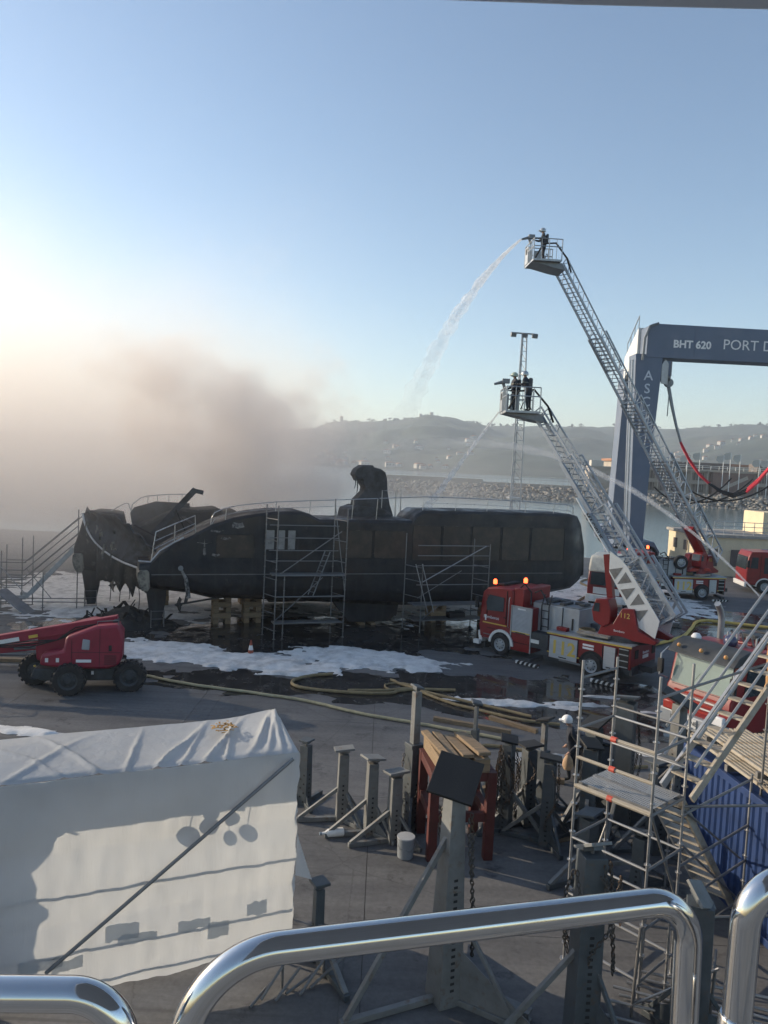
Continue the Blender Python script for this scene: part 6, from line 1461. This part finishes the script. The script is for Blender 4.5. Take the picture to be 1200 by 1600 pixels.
# landing: two perforated decks
def perf():
    m, nt, b = new_mat('perforated_steel'); L = nt.links.new; out = nt.nodes['Material Output']
    tc = N(nt, 'ShaderNodeTexCoord'); vo = N(nt, 'ShaderNodeTexVoronoi', Scale=24, Randomness=0); L(tc.outputs['Object'], vo.inputs['Vector'])
    r = N(nt, 'ShaderNodeMapRange'); r.inputs['From Min'].default_value = .25; r.inputs['From Max'].default_value = .29; L(vo.outputs['Distance'], r.inputs[0])
    tr = N(nt, 'ShaderNodeBsdfTransparent'); mx = N(nt, 'ShaderNodeMixShader'); L(r.outputs[0], mx.inputs[0]); L(tr.outputs[0], mx.inputs[1]); L(b.outputs[0], mx.inputs[2]); L(mx.outputs[0], out.inputs['Surface'])
    b.inputs['Base Color'].default_value = (.4, .4, .39, 1); b.inputs['Metallic'].default_value = .5; b.inputs['Roughness'].default_value = .5
    return m
pf = perf()
for k in range(2):
    a = p1+v_*(.08+k*.5)+UZ*(LZ+.05); b0 = MB(); M = Matrix((u_, v_, UZ)).transposed().to_4x4()
    o = MB().add([(.03, 0, 0), (1.37, 0, 0), (1.37, .44, 0), (.03, .44, 0)], [(0, 1, 2, 3)]).build('perforated_deck', pf, t); M.translation = a; o.matrix_local = M
    for e in (0, .44): MB().box((.7, e, -.02), (1.36, .025, .06)).build('deck_edge', galv, o)
# stair flights along v
def flight(o0, rise, run, n, wd, up_=True):
    fv = V((.86, .51, 0)) if up_ else v_; u_ = V((.51, -.86, 0)) if up_ else V((.68, -.733, 0)); dirv = fv*run+UZ*rise
    for e in (0, wd):
        MB().bar(o0+u_*e, o0+u_*e+dirv, .05, .15).build('stringer', plank_m if e else alu, t)
    for i in range(1, n+1):
        c = o0+dirv*(i/(n+.5)); b = MB(); b.M = Matrix((u_, fv, UZ)).transposed().to_4x4(); b.M.translation = c
        b.box((wd/2, 0, 0), (wd-.06, .2, .03)).build('tread', plank_m, t)
    return dirv
du = flight(p4-u_*.4+UZ*(LZ+.05), 2.45, 2.75, 10, .6)
flight(p4-u_*.66+v_*2.55+UZ*.25, 2.75, -2.5, 11, .6, False)
for e, dz in ((0, 1.0), (0, .5), (.62, 1.0), (.62, .5)):
    a = p4-u_*.4+V((.51, -.86, 0))*e+UZ*(LZ+.1+dz); rod('handrail', a, a+du, .024, galv, t)
for (a, b_) in ((p3+UZ*1.3, p3+v_*2.4+UZ*.2), (p3+UZ*LZ, p4+UZ*1.3), (p4+UZ*2.9, p4+v_*2.6+UZ*1.2), (p4+UZ*2.3, p4+v_*2.6+UZ*.4), (p1+UZ*.4, p2+UZ*2.1), (p4+UZ*3.9, p4-v_*-.9-u_*.9+UZ*2.9)):
    rod('brace', a, b_, .022, galv_dk, t)
for z in (.45, 1.2, 1.9, 2.8): rod('ledger', p4+UZ*z, p4+v_*2.6+u_*.1+UZ*z, .024, galv_dk, t)
# long ledgers running off to the right towards the neighbouring hull
for z, y0 in ((4.3, 0), (3.65, .1)): rod('ledger', p2+UZ*z, p4+UZ*z+u_*.0+v_*.0, .022, galv_dk, t)
rod('ledger', p4+UZ*2.95, p4+V((2.6, -.2, 2.95+.25)), .024, galv_dk, t); rod('ledger', p4+UZ*1.0, p4+V((2.6, -.2, 1.3)), .024, galv_dk, t)
far = V((3.9, 1.35, 0)); pole(far, far+UZ*6.0, t, galv_dk); rod('ledger', p4+UZ*5.0, far+UZ*5.1, .024, galv_dk, t)
b = MB(); 
pts = []
for k in range(22): f = k/21; pts.append((far.x+.02*math.sin(f*9), far.y+.02*math.cos(f*7), 4.55+f*1.35))
b.tube(pts, [.085+.03*fbm(k*.5, 2)+.012*math.sin(k*1.9) for k in range(22)], 12); b.build('canvas_wrap', tanm, t)
chain_mesh([(.55, -.5, 2.0), (.6, -.6, 1.2), (.66, -.7, 1.9), (.7, -.7, 1.1)], .07, .009).build('chain', chainm, t)

# loose scaffold frames and tubes stacked round the stair foot
t = thing('scaffold_frame_stack', 'stacked scaffold frames and tubes below the stair tower', 'scaffold', (4.55, 11.75, 0), -20)
for k in range(7):
    y_ = -.5+k*.19; z = .06+.12*(k % 3); rod('tube', (-.7+.1*k, y_, z), (1.5+.08*k, y_+.15*(k % 2), z+.02), .024, galv, t)
for k in range(3):
    x_ = -.2+.55*k; rod('frame_upright', (x_, -.3, 0), (x_+.05, -.25, 1.45-.2*k), .024, galv_dk, t); rod('frame_upright', (x_+.1, .55, 0), (x_+.12, .6, 1.3-.2*k), .024, galv_dk, t)
    for z in (.3, .75, 1.1): rod('frame_rung', (x_+.02, -.28, z-.1*k), (x_+.12, .58, z-.1*k), .02, galv_dk, t)
rod('brace', (-.2, -.3, .2), (1.0, -.25, 1.1), .02, galv, t)
t = thing('scaffold_frame_stack', 'short scaffold tubes leaning against the tent corner', 'scaffold', (-.95, 11.85, 0), 24)
for k in range(6): rod('tube', (-.9+.2*k, -.2+.1*(k % 2), .03), (-.5+.25*k, .12, .1+.16*((k*2) % 3)), .024, galv_dk, t)
for x_ in (-.3, .4): rod('upright', (x_, .1, 0), (x_, .1, .7), .024, galv_dk, t)
rod('ledger', (-.6, .1, .5), (.7, .1, .55), .024, galv_dk, t)
# ================================================================ HOSES
def hose(label, pts, r, m=hosem, wob=.05):
    q = []; pts = [V((x_, y_, 0)) for x_, y_ in pts]
    for i in range(len(pts)-1):
        p0, p1_, p2_, p3_ = pts[max(0, i-1)], pts[i], pts[i+1], pts[min(len(pts)-1, i+2)]
        for k in range(8):
            f = k/8; q.append(.5*((2*p1_)+(p2_-p0)*f+(2*p0-5*p1_+4*p2_-p3_)*f*f+(3*p1_-p0-3*p2_+p3_)*f**3))
    q.append(pts[-1])
    q = [V((c.x+wob*fbm(i*.3, 1), c.y+wob*fbm(i*.3, 5), r+.012)) for i, c in enumerate(q)]
    return tag(MB().tube(q, r, 8).build('fire_hose', m), label, 'hose')
hose('long pale hose running from the boom lift across the grey concrete', [(-8.71, 28.38), (-6.69, 27.56), (-4.24, 26.88), (-2.35, 26.3), (-.53, 25.27), (1.18, 24.64), (2.39, 24.15), (4.5, 23.3)], .055, mat('pale_hose', (.34, .31, .2), .75, 0, .2, 4))
hose('yellow hose curling in a loop at the edge of the foam', [(-1.7, 29.79), (-2.6, 29.4), (-3.14, 28.6), (-2.85, 27.9), (-1.54, 27.54), (.33, 27.61), (1.28, 28.24), (3, 28.4)], .06)
hose('yellow hose lying straight towards the long timber beam', [(-1, 27.75), (.33, 28.0), (1.29, 28.3), (2.67, 27.5), (3.97, 26.7), (5.38, 25.8)], .055)
hose('second yellow hose crossing the bundle on the wet ground', [(.57, 29.4), (1.3, 28.55), (2.62, 26.93), (3.88, 26.06), (4.9, 25.4), (6.2, 25.1)], .055)
hose('thin coiled hose beside the hose bundle', [(.9+.55*math.cos(a), 28.6+.5*math.sin(a)) for a in [k*.7 for k in range(11)]], .035)
hose('yellow hose stretched behind the ladder of the nearest truck', [(12.6, 36.8), (16, 40), (18.7, 44.5), (20.14, 44.6), (21.76, 43.9), (25, 42.6)], .09, mat('bright_hose', (.5, .36, .1), .7, 0, .2, 4))
hose('yellow hose snaking past the white roofed truck', [(12.6, 49), (14.2, 52), (15.5, 54.4), (15.2, 58), (17.1, 61)], .09)
hose('hose coil lying in front of the white roofed truck', [(11.2, 45.2), (12.2, 46), (13.4, 45.2), (12.4, 44.2), (11.4, 44.9), (12.8, 46.2)], .08)
hose('pale hose snaking behind the boat stands', [(1.2, 22.3), (2.04, 22.05), (3.46, 22.85), (4.76, 22.5), (5.55, 21.9), (6.6, 21.5), (8, 21.8)], .05)

# ================================================================ THE BOAT WE STAND ON: steel rails, deck and hardtop
def bent(pts, r, name, label, post=None):
    """polished tube with rounded bends"""
    q = [V(pts[0][:3])]
    for i in range(1, len(pts)-1):
        p, rf = V(pts[i][:3]), pts[i][3]; a = (V(pts[i-1][:3])-p).normalized(); c = (V(pts[i+1][:3])-p).normalized()
        th = a.angle(c); tl = rf/math.tan(th/2); cen = p+(a+c).normalized()*(rf/math.sin(th/2)); s0 = p+a*tl-cen; s1 = p+c*tl-cen; tot = s0.angle(s1)
        for k in range(21):
            f = k/20; q.append(cen+(s0*math.sin((1-f)*tot)+s1*math.sin(f*tot))/math.sin(tot))
    q.append(V(pts[-1][:3]))
    t = thing(name, label, 'railing', (0, 0, 0))
    MB().tube(q, r, 24).build('tube', chrome, t, ang=80)
    for p in post or []:
        MB().lathe([(r*1.0, -.05), (r*1.16, -.048), (r*1.16, .0), (r*1.05, .004)], 24, 'z', p).build('sleeve', chrome, t)
    return t
R_ = .0225
bent([(-.262, 1.0, 6.92), (-.24, 1.03, 7.795, .13), (.536, 1.225, 7.807, .075), (.548, 1.2, 6.92)], R_, 'steel_railing', 'wide polished steel railing section with rounded corners', [(.541, 1.203, 7.55)])
bent([(.585, 1.15, 6.92), (.592, 1.15, 7.885, .075), (3.6, 1.28, 7.93, .1), (3.62, 1.28, 6.92)], R_, 'steel_railing', 'polished steel railing section with a glinting bend beside the wide one', [(.589, 1.15, 7.66)])
bent([(-3.5, .9, 6.92), (-3.48, .9, 7.7, .1), (-.322, 1.0, 7.76, .07), (-.322, 1.0, 6.92)], R_, 'steel_railing', 'polished steel railing end at the tent side of the wide section')
t = thing('viewing_yacht', 'white yacht deck carrying the polished railings', 'yacht', (0, 0, 0))
MB().box((0, -3.2, 6.85), (8, 9, .12)).build('deck', mat('grey_deck', (.2, .21, .22), .6, 0, .2, 3), t)
MB().prism([(-4.5, .9), (1.3, 1.2), (1.32, 6.78), (-7.6, 6.78), (-7.6, 2)], -4, 4, 'yz').build('topside', white, t)
ed = [(-2.2, 2.0), (-1, 2.05), (-.08, 2.08), (.1, 2.087), (.44, 2.08), (.92, 2.06), (2.2, 1.96), (4, 1.75), (4, -5), (-2.2, -5)]
ed = [(-.6, 1.2), (-.3, 1.95), (-.08, 2.08), (.1, 2.087), (.44, 2.08), (.92, 2.06), (2.2, 1.96), (4, 1.75), (4, -5), (-.6, -5)]
MB().prism(ed, 9.7, 9.82, 'xy').build('hardtop', mat('hardtop_grey', (.46, .54, .66), .5, 0, .05, 2), t, .02)
for x_ in (.1, 3.4): rod('hardtop_post', (x_, -3, 6.9), (x_, -3, 9.72), .05, chrome, t)
